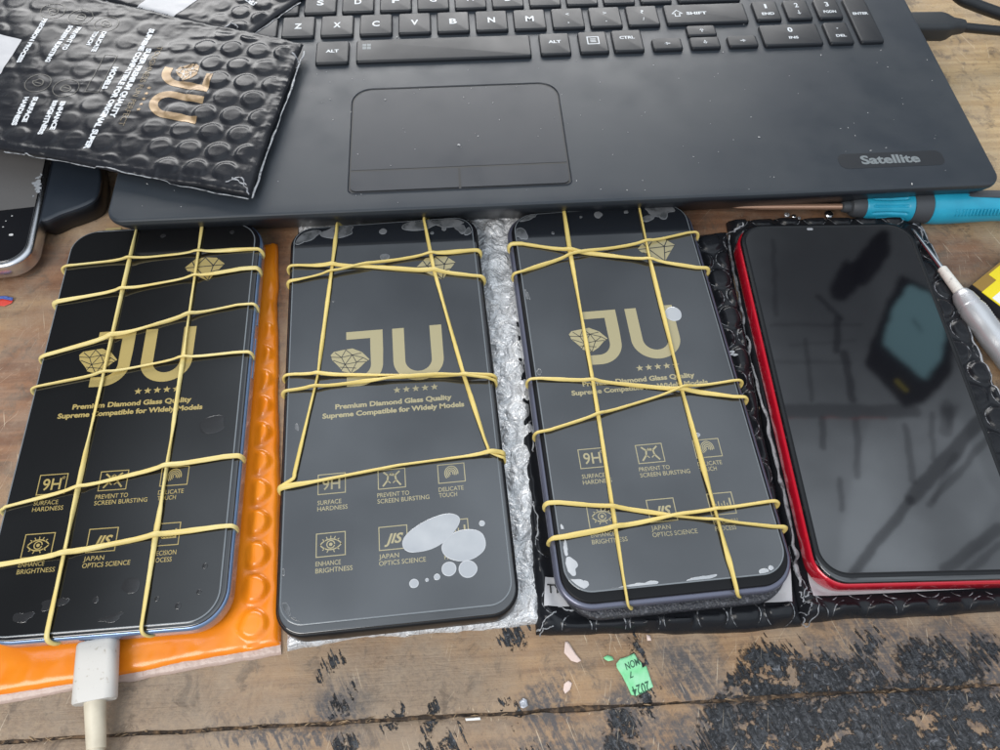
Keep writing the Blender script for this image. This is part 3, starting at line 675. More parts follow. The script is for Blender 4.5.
def printing(pp, off, gm, zt):
    """gold print on a protector: logo, slogan, gem emblem and six icons; off = shift of the print in mm"""
    ox, oy = off; T = lambda p: (p[0]+ox, p[1]+oy)
    z = zt+.03; ms = [gm, M['ink']]
    mb = MB(); logo(mb, z, T); mb.build('logo', ms, pp)
    mb = MB()
    for k in range(5): mb.flat([T(p) for p in star(2.8+3.45*k, .15, 1.45)], z)
    T2 = lambda P: P+np.array(off)
    put_text(mb, 'Premium Diamond Glass Quality', -19.8, 22.7, -5.7, 2.1, z, .04, 0, 0, T2)
    put_text(mb, 'Supreme Compatible for Widely Models', -24.4, 27, -9.1, 2.1, z, .04, 0, 0, T2)
    mb.build('slogan', ms, pp)
    mb = MB()
    E = [(12.9, 56.6), (16.6, 60.6), (20.6, 61.3), (25.2, 60.8), (28.7, 57.4), (26.9, 55), (22.9, 49.2), (18.8, 51.6), (14.2, 54.8)]
    mb.flat([T(p) for p in E], z)
    for sg in (((12.9, 56.3), (28.7, 57.0)), ((17, 56.6), (20.6, 61.2)), ((24.2, 56.9), (20.6, 61.2)), ((24.2, 56.9), (26, 60.2)), ((17, 56.6), (15.6, 59.4)), ((17.2, 56.4), (22.9, 49.4)), ((24.2, 56.9), (22.9, 49.4)), ((14.6, 54.6), (17, 53.4)), ((26.4, 54.4), (23.6, 53.6))):
        stroke(mb, [T(p) for p in sg], .42, z+.03, mi=1)
    mb.build('gem_emblem', ms, pp)
    def icon(cx, cy, w, h, draw, lines):
        mb = MB(); B = [(cx-w/2, cy-h/2), (cx+w/2, cy-h/2), (cx+w/2, cy+h/2), (cx-w/2, cy+h/2)]
        stroke(mb, [T(p) for p in B], .32, z, True); draw(mb, cx, cy)
        for t, x0, x1, y in lines: put_text(mb, t, x0, x1, y, 1.55, z, .006, 0, 0, T2)
        mb.build('feature_icon', ms, pp)
    S = lambda mb, P, w=.4, c=False: stroke(mb, [T(p) for p in P], w, z, c)
    def d9h(mb, cx, cy): put_text(mb, '9H', cx-3.2, cx+2.9, cy-2.1, 4.2, z, .01, 0, 0, T2); S(mb, arc(cx+3.5, cy+2.2, .4, .4, 0, 330, 8), .2)
    def dcrack(mb, cx, cy):
        for sx in (-1, 1):
            S(mb, [(cx+sx*2.8, cy+2.6), (cx+sx*1.2, cy+1.2), (cx+sx*1.5, cy-.6), (cx+sx*3.1, cy-2.6)], .6); S(mb, [(cx+sx*1.2, cy+1.2), (cx-sx*.2, cy+2.2)], .35); S(mb, [(cx+sx*1.5, cy-.6), (cx+sx*.4, cy-1.6)], .35)
        S(mb, [(cx-.8, cy+1.4), (cx+.8, cy+1.2)], .4)
    def dfinger(mb, cx, cy):
        for r in (.6, 1.2, 1.8, 2.4): S(mb, arc(cx, cy, r*.95, r*1.1, -60+r*20, 250-r*12, 16), .34)
    def deye(mb, cx, cy):
        S(mb, arc(cx, cy-2.2, 4.2, 4.0, 30, 150)); S(mb, arc(cx, cy+2.2, 4.2, 4.0, 210, 330)); S(mb, arc(cx, cy, 1.3, 1.3, 0, 345, 14), .35); mb.flat([T(p) for p in ellipse(cx, cy, .6, .6, 0, 10)], z)
        for a in (40, 65, 90, 115, 140, 220, 250, 290, 320): S(mb, [(cx+2.0*math.cos(math.radians(a))*1.25, cy+2.0*math.sin(math.radians(a))), (cx+2.9*math.cos(math.radians(a))*1.25, cy+2.9*math.sin(math.radians(a)))], .3)
    def djis(mb, cx, cy): put_text(mb, 'JIS', cx-3.0, cx+3.4, cy-1.9, 3.4, z, .03, .35, 0, T2)
    def dprec(mb, cx, cy):
        S(mb, [(cx-3.1, cy+1.8), (cx-3.1, cy-1.2), (cx+3.1, cy-1.2), (cx+3.1, cy+1.8)], .6)
        for k in range(5): S(mb, [(cx-2+k*1.0, cy-1.2), (cx-2+k*1.0, cy+(.9 if k % 2 else .1))], .35)
    icon(-20.9, -34.5, 9.3, 7.2, d9h, [('SURFACE', -25.7, -17.6, -41.9), ('HARDNESS', -25.7, -15.5, -44.1)])
    icon(-.3, -34.7, 9.3, 7.0, dcrack, [('PREVENT TO', -5.4, 5.5, -41.2), ('SCREEN BURSTING', -5.4, 12.3, -43.4)])
    icon(20.4, -34.7, 9.2, 6.8, dfinger, [('DELICATE', 15.6, 24.2, -41.2), ('TOUCH', 15.6, 21.8, -43.3)])
    icon(-21.1, -56, 9.5, 7.9, deye, [('ENHANCE', -26, -17.8, -63.0), ('BRIGHTNESS', -26, -14, -65.3)])
    icon(-.5, -55.8, 9.3, 7.9, djis, [('JAPAN', -5.4, 1.2, -62.6), ('OPTICS SCIENCE', -5.4, 9.9, -64.9)])
    icon(20.3, -55.5, 8.6, 7.6, dprec, [('PRECISION', 16, 24.4, -62.6), ('PROCESS', 16, 23.2, -64.9)])
M['air_rim'] = mat('air_rim', (.46, .475, .50), .14, ior=1.6, coat=.6)
M['air_dim_rim'] = mat('air_dim_rim', (.15, .155, .165), .14, ior=1.6, coat=.5)
RIMOF = {'air': M['air_rim'], 'air_dim': M['air_dim_rim']}
def clampr(p, hw, hl, r):
    """keep a point inside a rounded rectangle"""
    x, y = min(max(p[0], -hw), hw), min(max(p[1], -hl), hl); cx, cy = hw-r, hl-r
    if abs(x) > cx and abs(y) > cy:
        dx, dy = abs(x)-cx, abs(y)-cy; q = math.hypot(dx, dy)
        if q > r: x, y = math.copysign(cx+dx*r/q, x), math.copysign(cy+dy*r/q, y)
    return (x, y)
def air(pp, k, items, m, zt):
    for i, (px, py, rx, ry, rot, wob) in enumerate(items):
        mb = MB(); c = toloc(k, px, py, zt); P = [clampr(q, PH[k]['w']/2-.55, PH[k]['l']/2-.55, 9) for q in ellipse(c[0], c[1], rx, ry, rot, 64, wob, i*7+k)]; z_ = zt+.06+.012*(i % 4); P = np.array(P); cc_ = P.mean(0); rk = max(.80, 1-.30/max(rx, .3)); lp = lambda k_, h_: [(*(cc_+(p-cc_)*k_), z_+h_) for p in P]; mb.loops([lp(1, 0), lp((1+rk)/2, .05), lp(rk, .07)], False, False, 1); mb.loops([lp(rk, .07), lp(rk*.85, .085), lp(.55, .10), lp(.25, .115)], False, True, 0); mb.build('air_bubble', [m, RIMOF.get(m.name, m)], pp, sharp=180)
def phone(k, label, fm, mL, mR, mT, mB, rad, prot, offs, gm, film, zbot=4.2, frame_top=None, screen_mat=None, prot_r=9, scr=1.6):
    d = PH[k]; root = empty('phone', (*d['c'], 0), d['psi'], label, 'phone', 'phones laid in a row on the bench')
    w, l = d['w'], d['l']; fw, fl = w+mL+mR, l+mT+mB; fx, fy = (mR-mL)/2, (mT-mB)/2
    zt = ZT-(.5 if prot else .0)
    ft = frame_top if frame_top else zt-.5
    mb = MB(); mb.slab(fx, fy, fw, fl, rad, zbot, ft, 1.3, 0, 3.4 if k == 1 else 1.3, 12); mb.build('body', fm, root, sharp=50)
    mb = MB(); mb.slab(fx, fy, fw-scr, fl-scr, rad-scr/2, ft-.6, zt, .45, 0, 0, 12); mb.build('screen', screen_mat or M['glass_black'], root, sharp=50)
    if prot:
        mb = MB()
        outer = lambda o, z: [(p[0], p[1], z) for p in rrect(w-2*o, l-2*o, prot_r-o, 12)]
        mb.loops([outer(0, zt+.02), outer(0, ZT-.12), outer(.18, ZT), outer(.42, ZT)], False, False, 1)
        mb.loops([outer(.42, ZT), outer(.5, ZT)], False, True, 0)
        pp = mb.build('screen_protector', [film, M['glass_edge']], root, sharp=50)
        printing(pp, offs, gm, ZT)
        return root, pp, (fx, fy, fw, fl)
    return root, None, (fx, fy, fw, fl)
FR = {}
r1, p1, FR[1] = phone(1, 'phone in a blue frame with white cable plugged in, leftmost of the banded phones', M['frame_blue'], 1.2, 2.6, 1.8, 2.0, 12.5, True, (-2.6, 3.3), M['gold'], M['film_dark'], prot_r=10)
air(p1, 1, [(212, 425, 4.6, 3.4, .2, .18), (131, 586, 2.6, 2.6, 0, .15), (158, 541, 1.3, 1.3, 0, .1), (96, 600, 1.0, 1.0, 0, 0), (56, 603, 4.5, 1.8, .2, .4), (24, 617, 3.5, 1.6, 0, .35), (112, 618, 3.4, 1.3, .1, .4), (205, 566, .9, .9, 0, 0), (199, 592, .8, .8, 0, 0), (178, 606, 1.0, 1.0, 0, 0), (157, 599, .8, .8, 0, 0), (163, 236, 1.2, 1, 0, .2), (232, 232, 1.0, .9, 0, .1)], mat('air_faint', (.030, .030, .032), .12, coat=.4, alpha=.7), ZT)
r2, p2, FR[2] = phone(2, 'black phone with two large white air bubbles under its screen protector', M['frame_black'], 1.6, 2.0, 1.5, 3.4, 9.5, True, (0, 0), M['gold_pale'], M['film_gray'], prot_r=7.8)
air(p2, 2, [(431, 533, 11.0, 4.9, .42, .10), (464, 545, 7.6, 5.2, .10, .06), (449, 569, 2.45, 2.4, 0, .03), (468, 569, 3.0, 2.9, 0, .03), (437, 577, 1.05, 1.05, 0, 0), (427, 580, .6, .6, 0, 0), (414, 583.5, 1.55, 1.5, 0, .03), (482, 523.5, 1.0, 1.0, 0, 0)], M['air'], ZT)
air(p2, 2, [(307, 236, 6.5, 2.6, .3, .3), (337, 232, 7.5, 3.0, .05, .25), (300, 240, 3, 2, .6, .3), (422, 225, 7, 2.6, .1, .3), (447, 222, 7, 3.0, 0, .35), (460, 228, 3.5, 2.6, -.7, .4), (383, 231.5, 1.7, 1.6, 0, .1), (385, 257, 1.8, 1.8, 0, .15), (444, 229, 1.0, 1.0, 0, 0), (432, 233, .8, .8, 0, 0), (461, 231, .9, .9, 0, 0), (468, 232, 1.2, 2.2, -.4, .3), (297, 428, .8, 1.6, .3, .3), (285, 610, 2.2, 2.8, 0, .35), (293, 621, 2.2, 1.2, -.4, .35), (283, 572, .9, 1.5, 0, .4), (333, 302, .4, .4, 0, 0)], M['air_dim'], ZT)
r3, p3, FR[3] = phone(3, 'phone in a lilac metal frame on the black mailer, third from the left', M['frame_lilac'], 3.0, 2.6, 1.8, 5.0, 12, True, (-.2, .6), M['gold_pale'], M['film_gray'], zbot=8.0, frame_top=12.0, screen_mat=M['bezel'], scr=3.4)
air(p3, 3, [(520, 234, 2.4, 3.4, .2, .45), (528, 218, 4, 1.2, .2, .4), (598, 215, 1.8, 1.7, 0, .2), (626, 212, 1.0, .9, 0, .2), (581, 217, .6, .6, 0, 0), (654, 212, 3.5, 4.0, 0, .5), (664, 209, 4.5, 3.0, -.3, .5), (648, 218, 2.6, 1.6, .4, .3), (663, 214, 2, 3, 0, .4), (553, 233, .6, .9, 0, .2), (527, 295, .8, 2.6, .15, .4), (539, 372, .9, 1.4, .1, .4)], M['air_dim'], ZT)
air(p3, 3, [(673, 314, 3.2, 3.4, 0, .06), (565.5, 548, .8, 2.4, .15, .5), (571, 566, 1.8, 2.4, .2, .5), (573, 583, 3.6, 1.5, -.2, .5), (583, 586, 2.2, 1.4, .2, .5), (645, 585, 3.4, 1.1, .1, .5), (626, 588, 5, .9, .12, .5), (701, 578, 4, .7, .1, .5), (765, 573, 1.5, 1.2, .1, .5), (771, 568, .9, .9, 0, .1), (562, 527, .5, .9, .1, .3), (697.5, 435, .9, .9, 0, .2)], M['air'], ZT)
fx, fy, fw, fl = FR[3]
mb = MB(); mb.slab(fx+.6, fy-1.3, fw-3.0, fl+2.0, 13, 4.3, 8.2, 1.2, 0, .8, 12); mb.build('back_cover', M['grit'], r3, sharp=50)
r4, _, FR[4] = phone(4, 'bare phone in a red frame with glossy black screen, rightmost of the row', M['frame_red'], 1.2, 1.2, .8, 3.0, 10.5, False, None, None, None, zbot=4.2, frame_top=12.2)
fx, fy, fw, fl = FR[4]
mb = MB()
ring = lambda o, z, r: [(fx+p[0], fy+.6+p[1], z) for p in rrect(fw-1.8-2*o, fl-3.4-2*o, r-o, 12)]
mb.loops([ring(0, 12.0, 10), ring(0, 14.05, 10), ring(.5, 14.3, 10), ring(1.3, 14.28, 10), ring(1.7, 14.02, 10)], False, False); mb.build('screen_gasket', M['frame_black'], r4, sharp=50)
mb = MB(); c = toloc(4, 810, 229, 14.1); mb.loops([[(c[0]+p[0], c[1]+p[1], z) for p in rrect(2.6, 1.2, .55, 5)] for z in (13.9, 14.06)]); mb.build('earpiece', M['steel_dull'], r4)
# usb port and side buttons
fx, fy, fw, fl = FR[1]
mb = MB(); mb.box(fx+fw/2-.6, fx+fw/2+.35, 8, 26, 8.6, 10.4, .35); mb.box(fx+fw/2-.6, fx+fw/2+.35, 32, 42, 8.6, 10.4, .35); mb.build('side_button', M['frame_blue'], r1)
fx, fy, fw, fl = FR[2]
mb = MB(); mb.box(fx+fw/2-.6, fx+fw/2+.3, 6, 30, 8.4, 10.2, .35); mb.build('side_button', M['frame_black'], r2)

# ------------------------------------------------------------------ rubber bands
RB = .84
LAID = {1: [], 2: [], 3: []}
def band(k, strands, label, axis='h', m='rubber'):
    """strands: list of pixel polylines over the phone's face; one closed loop round the phone"""
    d = PH[k]; fx, fy, fw, fl = FR[k]; ztop, zlow = ZT, 4.2+(RB*.2)
    pts = []; ns = len(strands)
    def wrap(p, side, rev, nxt):
        # path from the face at p over the rim to the underside
        if axis == 'h' or side in ('L', 'R'):
            s = -1 if side == 'L' else 1; ex = fx+s*fw/2; y = p[1]; dy = -.7
            Q = [(ex-s*1.3, y, ztop+RB*.7), (ex-s*.15, y+dy*.3, ztop-.1), (ex+s*RB*.42, y+dy*.6, ztop-1.7), (ex+s*RB*.1, y+dy*.9, ztop-3.6), (ex-s*1.8, y+dy, 7.4), (ex-s*4.5, y+dy*.8, zlow-RB)]
        else:
            s = -1 if side == 'B' else 1; ey = fy+s*fl/2; x = p[0]
            Q = [(x, ey-s*1.5, ztop+RB*.75), (x+.2, ey-s*.1, ztop-.3), (x+.9, ey+s*RB*.55, ztop-2.0), (x+1.8, ey+s*RB*.3, ztop-3.8), (x+2.2, ey-s*1.8, 7.2), (x+1.2, ey-s*4.5, zlow-RB)]
        return Q[::-1] if rev else Q
    for si, st in enumerate(strands):
        P = [toloc(k, x, y, ztop+RB) for x, y in st['p']]
        A, B = st['ends']
        pts += [np.array(q) for q in wrap(P[0], A, True, None)]
        # resample the face run and lift it over bands already laid
        seg = np.array(P); dl = np.r_[0, np.cumsum(np.linalg.norm(np.diff(seg, axis=0), axis=1))]
        n = max(24, int(dl[-1]/2.0)); t = np.linspace(.018, .982, n)*dl[-1]
        X, Y = np.interp(t, dl, seg[:, 0]), np.interp(t, dl, seg[:, 1])
        Z = np.full(n, ztop+RB*.95)
        for (LX, LY, LZ) in LAID[k]:
            D = np.hypot(X[:, None]-LX[None, :], Y[:, None]-LY[None, :]); j = D.argmin(1); dm = D.min(1)
            Z = np.maximum(Z, ztop+RB*.95+(LZ[j]+RB*1.75-ztop-RB*.95)*np.exp(-(dm/2.6)**2))
        kz = np.array([1, 2, 3, 2, 1])/9.; Z = np.maximum(Z, np.convolve(np.pad(Z, 2, 'edge'), kz, 'valid'))
        # tiny waviness of a stretched band
        LAID[k].append((X, Y, Z))
        pts += [np.array(q) for q in zip(X, Y, Z)]
        pts += [np.array(q) for q in wrap(P[-1], B, False, None)]
    path = smooth_path(pts, 3, True)
    q_ = np.arange(len(path)); sd = len(LAID[k])*7+k; fade = np.minimum(1, np.minimum(q_, q_[::-1])/20.)
    rr = RB*(1.02+.16*(vnoise(q_*.035, q_*0, sd)*2-1)+.05*(vnoise(q_*.3, q_*0, sd+2)*2-1)*fade)
    mb = MB(); mb.tube(path, rr, 10, True, flat=.60, twist=fade*1.8*(vnoise(q_*.022, q_*0, sd+5)*2-1))
    o = mb.build('rubber_band', M[m], None, (*d['c'], 0), d['psi'], sharp=180)
    tag(o, label, 'rubber band', 'yellow rubber bands stretched round the phones')
h = lambda a, b, *mid: dict(p=[a, *mid, b], ends=('L', 'R'))
v = lambda a, b, *mid: dict(p=[a, *mid, b], ends=('T', 'B'))
band(1, [v((136, 231), (47, 632), (91, 428)), v((202, 226), (141, 628), (171, 440))], 'yellow band stretched lengthwise round the leftmost phone with the charging cable', 'v', 'rubber_pale')
band(1, [h((64, 266), (249, 249), (196, 252)), h((54, 302), (245, 268), (193, 277))], 'yellow band across the top of the leftmost phone, over its gem emblem', 'h', 'rubber_pale')
band(1, [h((42, 356), (241, 304), (189, 315)), h((34, 387), (238, 352), (182, 358))], 'yellow band crossing the big logo on the leftmost phone', 'h', 'rubber_pale')
band(1, [h((1, 508), (228, 456), (77, 488), (167, 466)), h((-8, 566), (223, 526), (62, 554), (158, 535))], 'yellow band across the icon rows of the leftmost phone', 'h', 'rubber_pale')
band(2, [dict(p=[(337, 228), (318, 374), (301, 445), (292, 484)], ends=('T', 'L')), dict(p=[(492, 457), (485, 440), (464, 376), (434, 270), (424, 220)], ends=('R', 'T'))], 'lengthwise yellow band with two spreading lines on the phone with white air bubbles', 'v')
band(2, [h((295, 265), (477, 276), (362, 266), (432, 271)), h((295, 280), (474, 250), (362, 266), (430, 254))], 'yellow band crossed in an X near the top of the phone with white air bubbles', 'h')
band(2, [h((292, 374), (489, 375), (388, 375), (436, 376)), h((291, 390), (490, 379), (388, 379), (440, 376))], 'yellow band in two close lines under the logo of the phone with white air bubbles', 'h')
band(2, [h((286, 487), (496, 452), (399, 465))], 'single yellow band across the upper icons of the phone with white air bubbles', 'h')
band(3, [v((564, 211), (624, 582), (570, 251), (593, 381)), v((639, 206), (734, 578), (650, 260), (682, 390))], 'yellow band stretched lengthwise round the phone with the lilac frame', 'v')
band(3, [h((518, 243), (700, 268), (570, 251), (650, 260)), h((520, 272), (691, 232), (573, 255), (647, 242))], 'yellow band crossed in an X at the top of the phone with the lilac frame', 'h')
band(3, [h((537, 378), (738, 397), (593, 381), (682, 390)), h((546, 431), (736, 380), (597, 415), (683, 389))], 'yellow band crossing under the logo of the phone with the lilac frame', 'h')
band(3, [h((555, 502), (778, 527), (612, 507), (679, 516)), h((562, 537), (771, 501), (612, 528), (679, 515))], 'yellow band crossed in an X over lower icons of the lilac framed phone', 'h')

# ------------------------------------------------------------------ mailers
def rect_dist(X, Y, k, grow=0):
    d = PH[k]; fx, fy, fw, fl = FR[k]; c, s = math.cos(d['psi']), math.sin(d['psi'])
    x = c*(X-d['c'][0])+s*(Y-d['c'][1])-fx; y = -s*(X-d['c'][0])+c*(Y-d['c'][1])-fy
    qx, qy = np.abs(x)-fw/2+8, np.abs(y)-fl/2+8
    return np.hypot(np.maximum(qx, 0), np.maximum(qy, 0))+np.minimum(np.maximum(qx, qy), 0)-8-grow
def bubbles(X, Y, pitch, r, ang, ox=0, oy=0, power=.55, jit=.0):
    c, s = math.cos(ang), math.sin(ang); x, y = c*X+s*Y-ox, -s*X+c*Y-oy
    ry = pitch*math.sqrt(3)/2; best = np.full(X.shape, 1e9); row0 = np.round(y/ry); cid = np.zeros(X.shape)
    for dr in (-1, 0, 1):
        row = row0+dr; sh = np.where(row % 2 == 0, 0, pitch/2); colm = np.round((x-sh)/pitch)
        dd = np.hypot(x-(colm*pitch+sh), y-row*ry); w = dd < best; best = np.where(w, dd, best); cid = np.where(w, row*57+colm, cid)
    q = np.clip(best/r, 0, 1.5)
    dome = (1-sstep(.70, 1.02, q))*(.82+.18*np.clip(1-q*q, 0, 1)) if power == 0 else np.clip(1-q*q, 0, None)**power
    amp = .42+.75*_hash(cid, cid*0, 3)**.6
    return dome*amp, q
def mailer(name, quad, zc, hfun, res, mats, label, cat, group=None, wav=.8, seed=1, edge_r=3.0, thick=True):
    """quad: TL, TR, BR, BL points (mm). The top sheet is a fine height field, closed down to its base."""
    TL, TR, BR, BL = [np.array(q, float)[:2] for q in quad]
    nu = int(max(np.linalg.norm(TR-TL), np.linalg.norm(BR-BL))/res)+2; nv = int(max(np.linalg.norm(BL-TL), np.linalg.norm(BR-TR))/res)+2
    S, T = np.meshgrid(np.linspace(0, 1, nu), np.linspace(0, 1, nv))
    X = (TL[0]*(1-S)+TR[0]*S)*(1-T)+(BL[0]*(1-S)+BR[0]*S)*T; Y = (TL[1]*(1-S)+TR[1]*S)*(1-T)+(BL[1]*(1-S)+BR[1]*S)*T
    W = .5*(np.linalg.norm(TR-TL)+np.linalg.norm(BR-BL)); Lh = .5*(np.linalg.norm(BL-TL)+np.linalg.norm(BR-TR))
    d = {'l': S*W, 'r': (1-S)*W, 't': T*Lh, 'b': (1-T)*Lh}
    X = X+wav*(fbm(Y*.05, X*0, seed)*np.exp(-np.minimum(d['l'], d['r'])/6)*2); Y = Y+wav*(fbm(X*.05, Y*0, seed+4)*np.exp(-np.minimum(d['t'], d['b'])/6)*2)
    Z = hfun(X, Y, d)
    z0 = zc(X, Y) if callable(zc) else np.full(X.shape, float(zc))
    Zt = z0+Z
    c = np.array([X.mean(), Y.mean(), float(z0.min())])
    top = np.stack([X, Y, Zt], -1).reshape(-1, 3)
    bot = np.stack([X, Y, z0], -1).reshape(-1, 3); n = nu*nv
    idx = np.arange(n).reshape(nv, nu)
    q = np.stack([idx[:-1, :-1], idx[1:, :-1], idx[1:, 1:], idx[:-1, 1:]], -1).reshape(-1, 4)
    F = [tuple(r) for r in q.tolist()]; mi = [0]*len(F)
    step = max(1, int(4/res))
    iu = sorted(set(list(range(0, nu, 1)))); ring = list(idx[0, :])+list(idx[1:, -1])+list(idx[-1, -2::-1])+list(idx[-2:0, 0])
    V = top.tolist(); o = len(V); V += bot[ring].tolist(); m = len(ring)
    for i in range(m):
        j = (i+1) % m; F.append((ring[i], ring[j], o+j, o+i)); mi.append(0)
    F.append(tuple(o+i for i in range(m))); mi.append(0)
    mb = MB(); mb.v = V; mb.f = F; mb.m = mi
    root = empty(name, tuple(c), 0, label, cat, group)
    bd = mb.build('envelope', mats, root, sharp=80, off=c)
    bvh = BVHTree.FromPolygons([tuple(p) for p in V], [f for f in F[:len(q)]])
    def zat(x, y):
        r = bvh.ray_cast(Vector((x, y, 500)), Vector((0, 0, -1))); return r[0].z if r[0] is not None else float(c[2])
    return root, bd, c, zat
def drape(mb, name, m, parent, c, zat, off=.12, maxlen=1.6):
    bm = bmesh.new(); vs = [bm.verts.new((p[0], p[1], 0)) for p in mb.v]
    for f, k in zip(mb.f, mb.m):
        try: bm.faces.new([vs[i] for i in f]).material_index = k
        except ValueError: pass
    bmesh.ops.triangulate(bm, faces=bm.faces[:])
    for _ in range(6):
        E = [e for e in bm.edges if e.calc_length() > maxlen]
        if not E: break
        bmesh.ops.subdivide_edges(bm, edges=E, cuts=1); bmesh.ops.triangulate(bm, faces=[f for f in bm.faces if len(f.verts) > 3])
    zo = {}
    for v_ in bm.verts: v_.co.z = zat(v_.co.x, v_.co.y)+off
    bm.normal_update()
    for f in bm.faces:
        if f.normal.z < 0: f.normal_flip()
    for v_ in bm.verts: v_.co = (v_.co-Vector(c))*MM
    me = bpy.data.meshes.new(name); bm.to_mesh(me); bm.free()
    for q in (m if isinstance(m, (list, tuple)) else [m]): me.materials.append(q)
    me.polygons.foreach_set('use_smooth', [True]*len(me.polygons))
    return link(bpy.data.objects.new(name, me), parent)
def edge_prof(d, r, sides='lrtb'):
    e = None
    for s in sides: e = d[s] if e is None else np.minimum(e, d[s])
    t = np.clip(e/r, 0, 1); return np.sqrt(np.clip(1-(1-t)**2, 0, 1)), e
def wpx(l, z): return [at(x, y, z) for x, y in l]

# orange bubble mailer under the left phone
ORA, ORB = at(262, 250, 4)[:2], at(252, 625, 4)[:2]; ORC = ORB; ORD = (ORA-ORB)/np.linalg.norm(ORA-ORB); ORW = 0.0
def h_or(X, Y, d):
    e, dd = edge_prof(d, 3.0); rd = rect_dist(X, Y, 1)
    u_ = (X-ORC[0])*ORD[0]+(Y-ORC[1])*ORD[1]; w_ = (X-ORC[0])*-ORD[1]+(Y-ORC[1])*ORD[0]
    q = np.hypot((u_+5.5) % 11.6-5.8, w_-ORW)/5.4
    b = (1-sstep(.66, 1.0, q))*(.75+.25*np.clip(1-q*q, 0, 1))
    free = sstep(.5, 4.5, rd)
    col = sstep(2.2, 6, d['r'])
    z = 1.1+2.2*e*.9+free*((1.25+1.1*_hash(np.floor((u_+5.5)/11.6), u_*0, 5))*b+.45*(ridge(X*.09, Y*.13, 19, 3)-.5)*sstep(1, 4, dd)+.18*np.exp(-((q-.62)/.10)**2)-.25*np.exp(-((q-1.04)/.10)**2))+.5*fbm(X*.05, Y*.05, 5)*free*e+.35*(ridge(X*.11, Y*.11, 9)-.5)*free*(1-np.clip(b*3, 0, 1))
    return np.where(rd < 3, np.minimum(z, 3.1+.35*np.clip(rd, 0, 3)), z)
orq = wpx([(84, 264), (277, 243), (280, 645), (-24, 700)], 2.0)
ro, bo, co, zo = mailer('bubble_mailer', orq, .0, h_or, .8, M['orange'], 'orange bubble mailer under the leftmost phone', 'bubble mailer', 'bubble mailers under and behind the phones', .9, 3)
# clear lip along its near edge
def lip(root, c, a, b, w0, w1, m, name, seed, z=.35):
    mb = MB(); a, b = np.array(a[:2]), np.array(b[:2]); n = 120; e = (b-a)/np.linalg.norm(b-a); nn = np.array([e[1], -e[0]])
    V = []
    t = np.linspace(0, 1, n); wd = w0+(w1-w0)*t+1.2*fbm(t*14, t*0, seed); wz = .7*np.abs(fbm(t*30, t*0+2, seed))
    for i in range(n):
        p = a+(b-a)*t[i]
        V += [(*(p-nn*1.2), 1.2+wz[i]), (*(p+nn*wd[i]*.5), .9+wz[i]*1.2), (*(p+nn*wd[i]), z+wz[i]), (*(p+nn*wd[i]), .05)]
    F = [(4*i+k, 4*i+k+1, 4*i+k+5, 4*i+k+4) for i in range(n-1) for k in range(3)]
    mb.add(V, F); mb.build(name, m, root, sharp=180, off=c)
lip(ro, co, orq[3], orq[2], 1.9, 2.8, M['orange_edge'], 'sealed_lip', 8)

# clear bubble wrap under the second phone
def h_cl(X, Y, d):
    e, dd = edge_prof(d, 4.0); rd = rect_dist(X, Y, 2)
    free = sstep(0, 4, rd)
    b, q = bubbles(X, Y, 10.5, 4.9, .12, 2, 4, 0)
    z = .6+2.4*e+free*(1.5*b+1.3*(ridge(X*.10, Y*.10, 21, 2)-.5)+.5*(ridge(X*.26, Y*.30, 41, 2)-.5))*np.clip(dd/3, .25, 1)
    return np.where(rd < 2, np.minimum(z, 3.0+.5*np.clip(rd, 0, 2)), z)
clq = wpx([(296, 214), (527, 205), (541, 624), (284, 650)], 2.5)
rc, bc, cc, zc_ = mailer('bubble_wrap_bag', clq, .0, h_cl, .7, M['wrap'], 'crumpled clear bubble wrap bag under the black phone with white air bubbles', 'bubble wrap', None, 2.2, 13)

# black mailer under the third phone
def h_b3(X, Y, d):
    e, dd = edge_prof(d, 5.5); rd = rect_dist(X, Y, 3); free = sstep(.3, 5, rd)
    b, q = bubbles(X, Y, 11.2, 5.2, .10, 4, 2, 0)
    strip_ = sstep(8.0, 10, d['b'])*(1-sstep(20, 23, d['b'])); b = b*(1-strip_)
    z = .7+4.2*e+free*(2.1*b*sstep(.6, 3, dd)+.7*fbm(X*.07, Y*.07, 31)+.45*ridge(X*.12, Y*.12, 33)*sstep(1, 6, dd)*(1-.8*strip_))
    return np.where(rd < 4, np.minimum(z, 3.3+.55*np.clip(rd, 0, 4)), z)
q3 = wpx([(508, 244), (727, 234), (803, 628), (537, 636)], 1.5)
rb3, bb3, cb3, z3 = mailer('bubble_mailer', q3, .0, h_b3, .7, M['mailer'], 'black bubble mailer with a TY label under the phone with the lilac frame', 'bubble mailer', 'bubble mailers under and behind the phones', 1.2, 17)
mb = MB(); L3 = wpx([(545, 577), (792, 566), (792, 602), (544, 606)], 5.0); mb.flat([p[:2] for p in L3], 0); drape(mb, 'address_label', M['label'], rb3, cb3, z3, .6, 1.2)
def px_text(mb, body, p0, p1, cap, z, bold=.02, shear=0, flipv=False):
    """text whose baseline runs between two photo positions on the plane z"""
    a, b = at(*p0, z)[:2], at(*p1, z)[:2]; L_ = np.linalg.norm(b-a); e = (b-a)/L_; n = np.array([-e[1], e[0]])
    put_text(mb, body, 0, L_, 0, cap, 0, bold, shear, 0, lambda P: a[None, :]+P[:, :1]*e[None, :]+P[:, 1:]*n[None, :])
mb = MB(); px_text(mb, 'TYPE', (547.5, 593.5), (572, 592.5), 3.0, 4.5, .015); drape(mb, 'label_lettering', M['ink'], rb3, cb3, z3, .95, .8)
mb = MB(); px_text(mb, 'SUPER', (700, 359), (737, 357.5), 3.0, 5, .04); drape(mb, 'lettering', M['white_print'], rb3, cb3, z3, .5, 1.2)

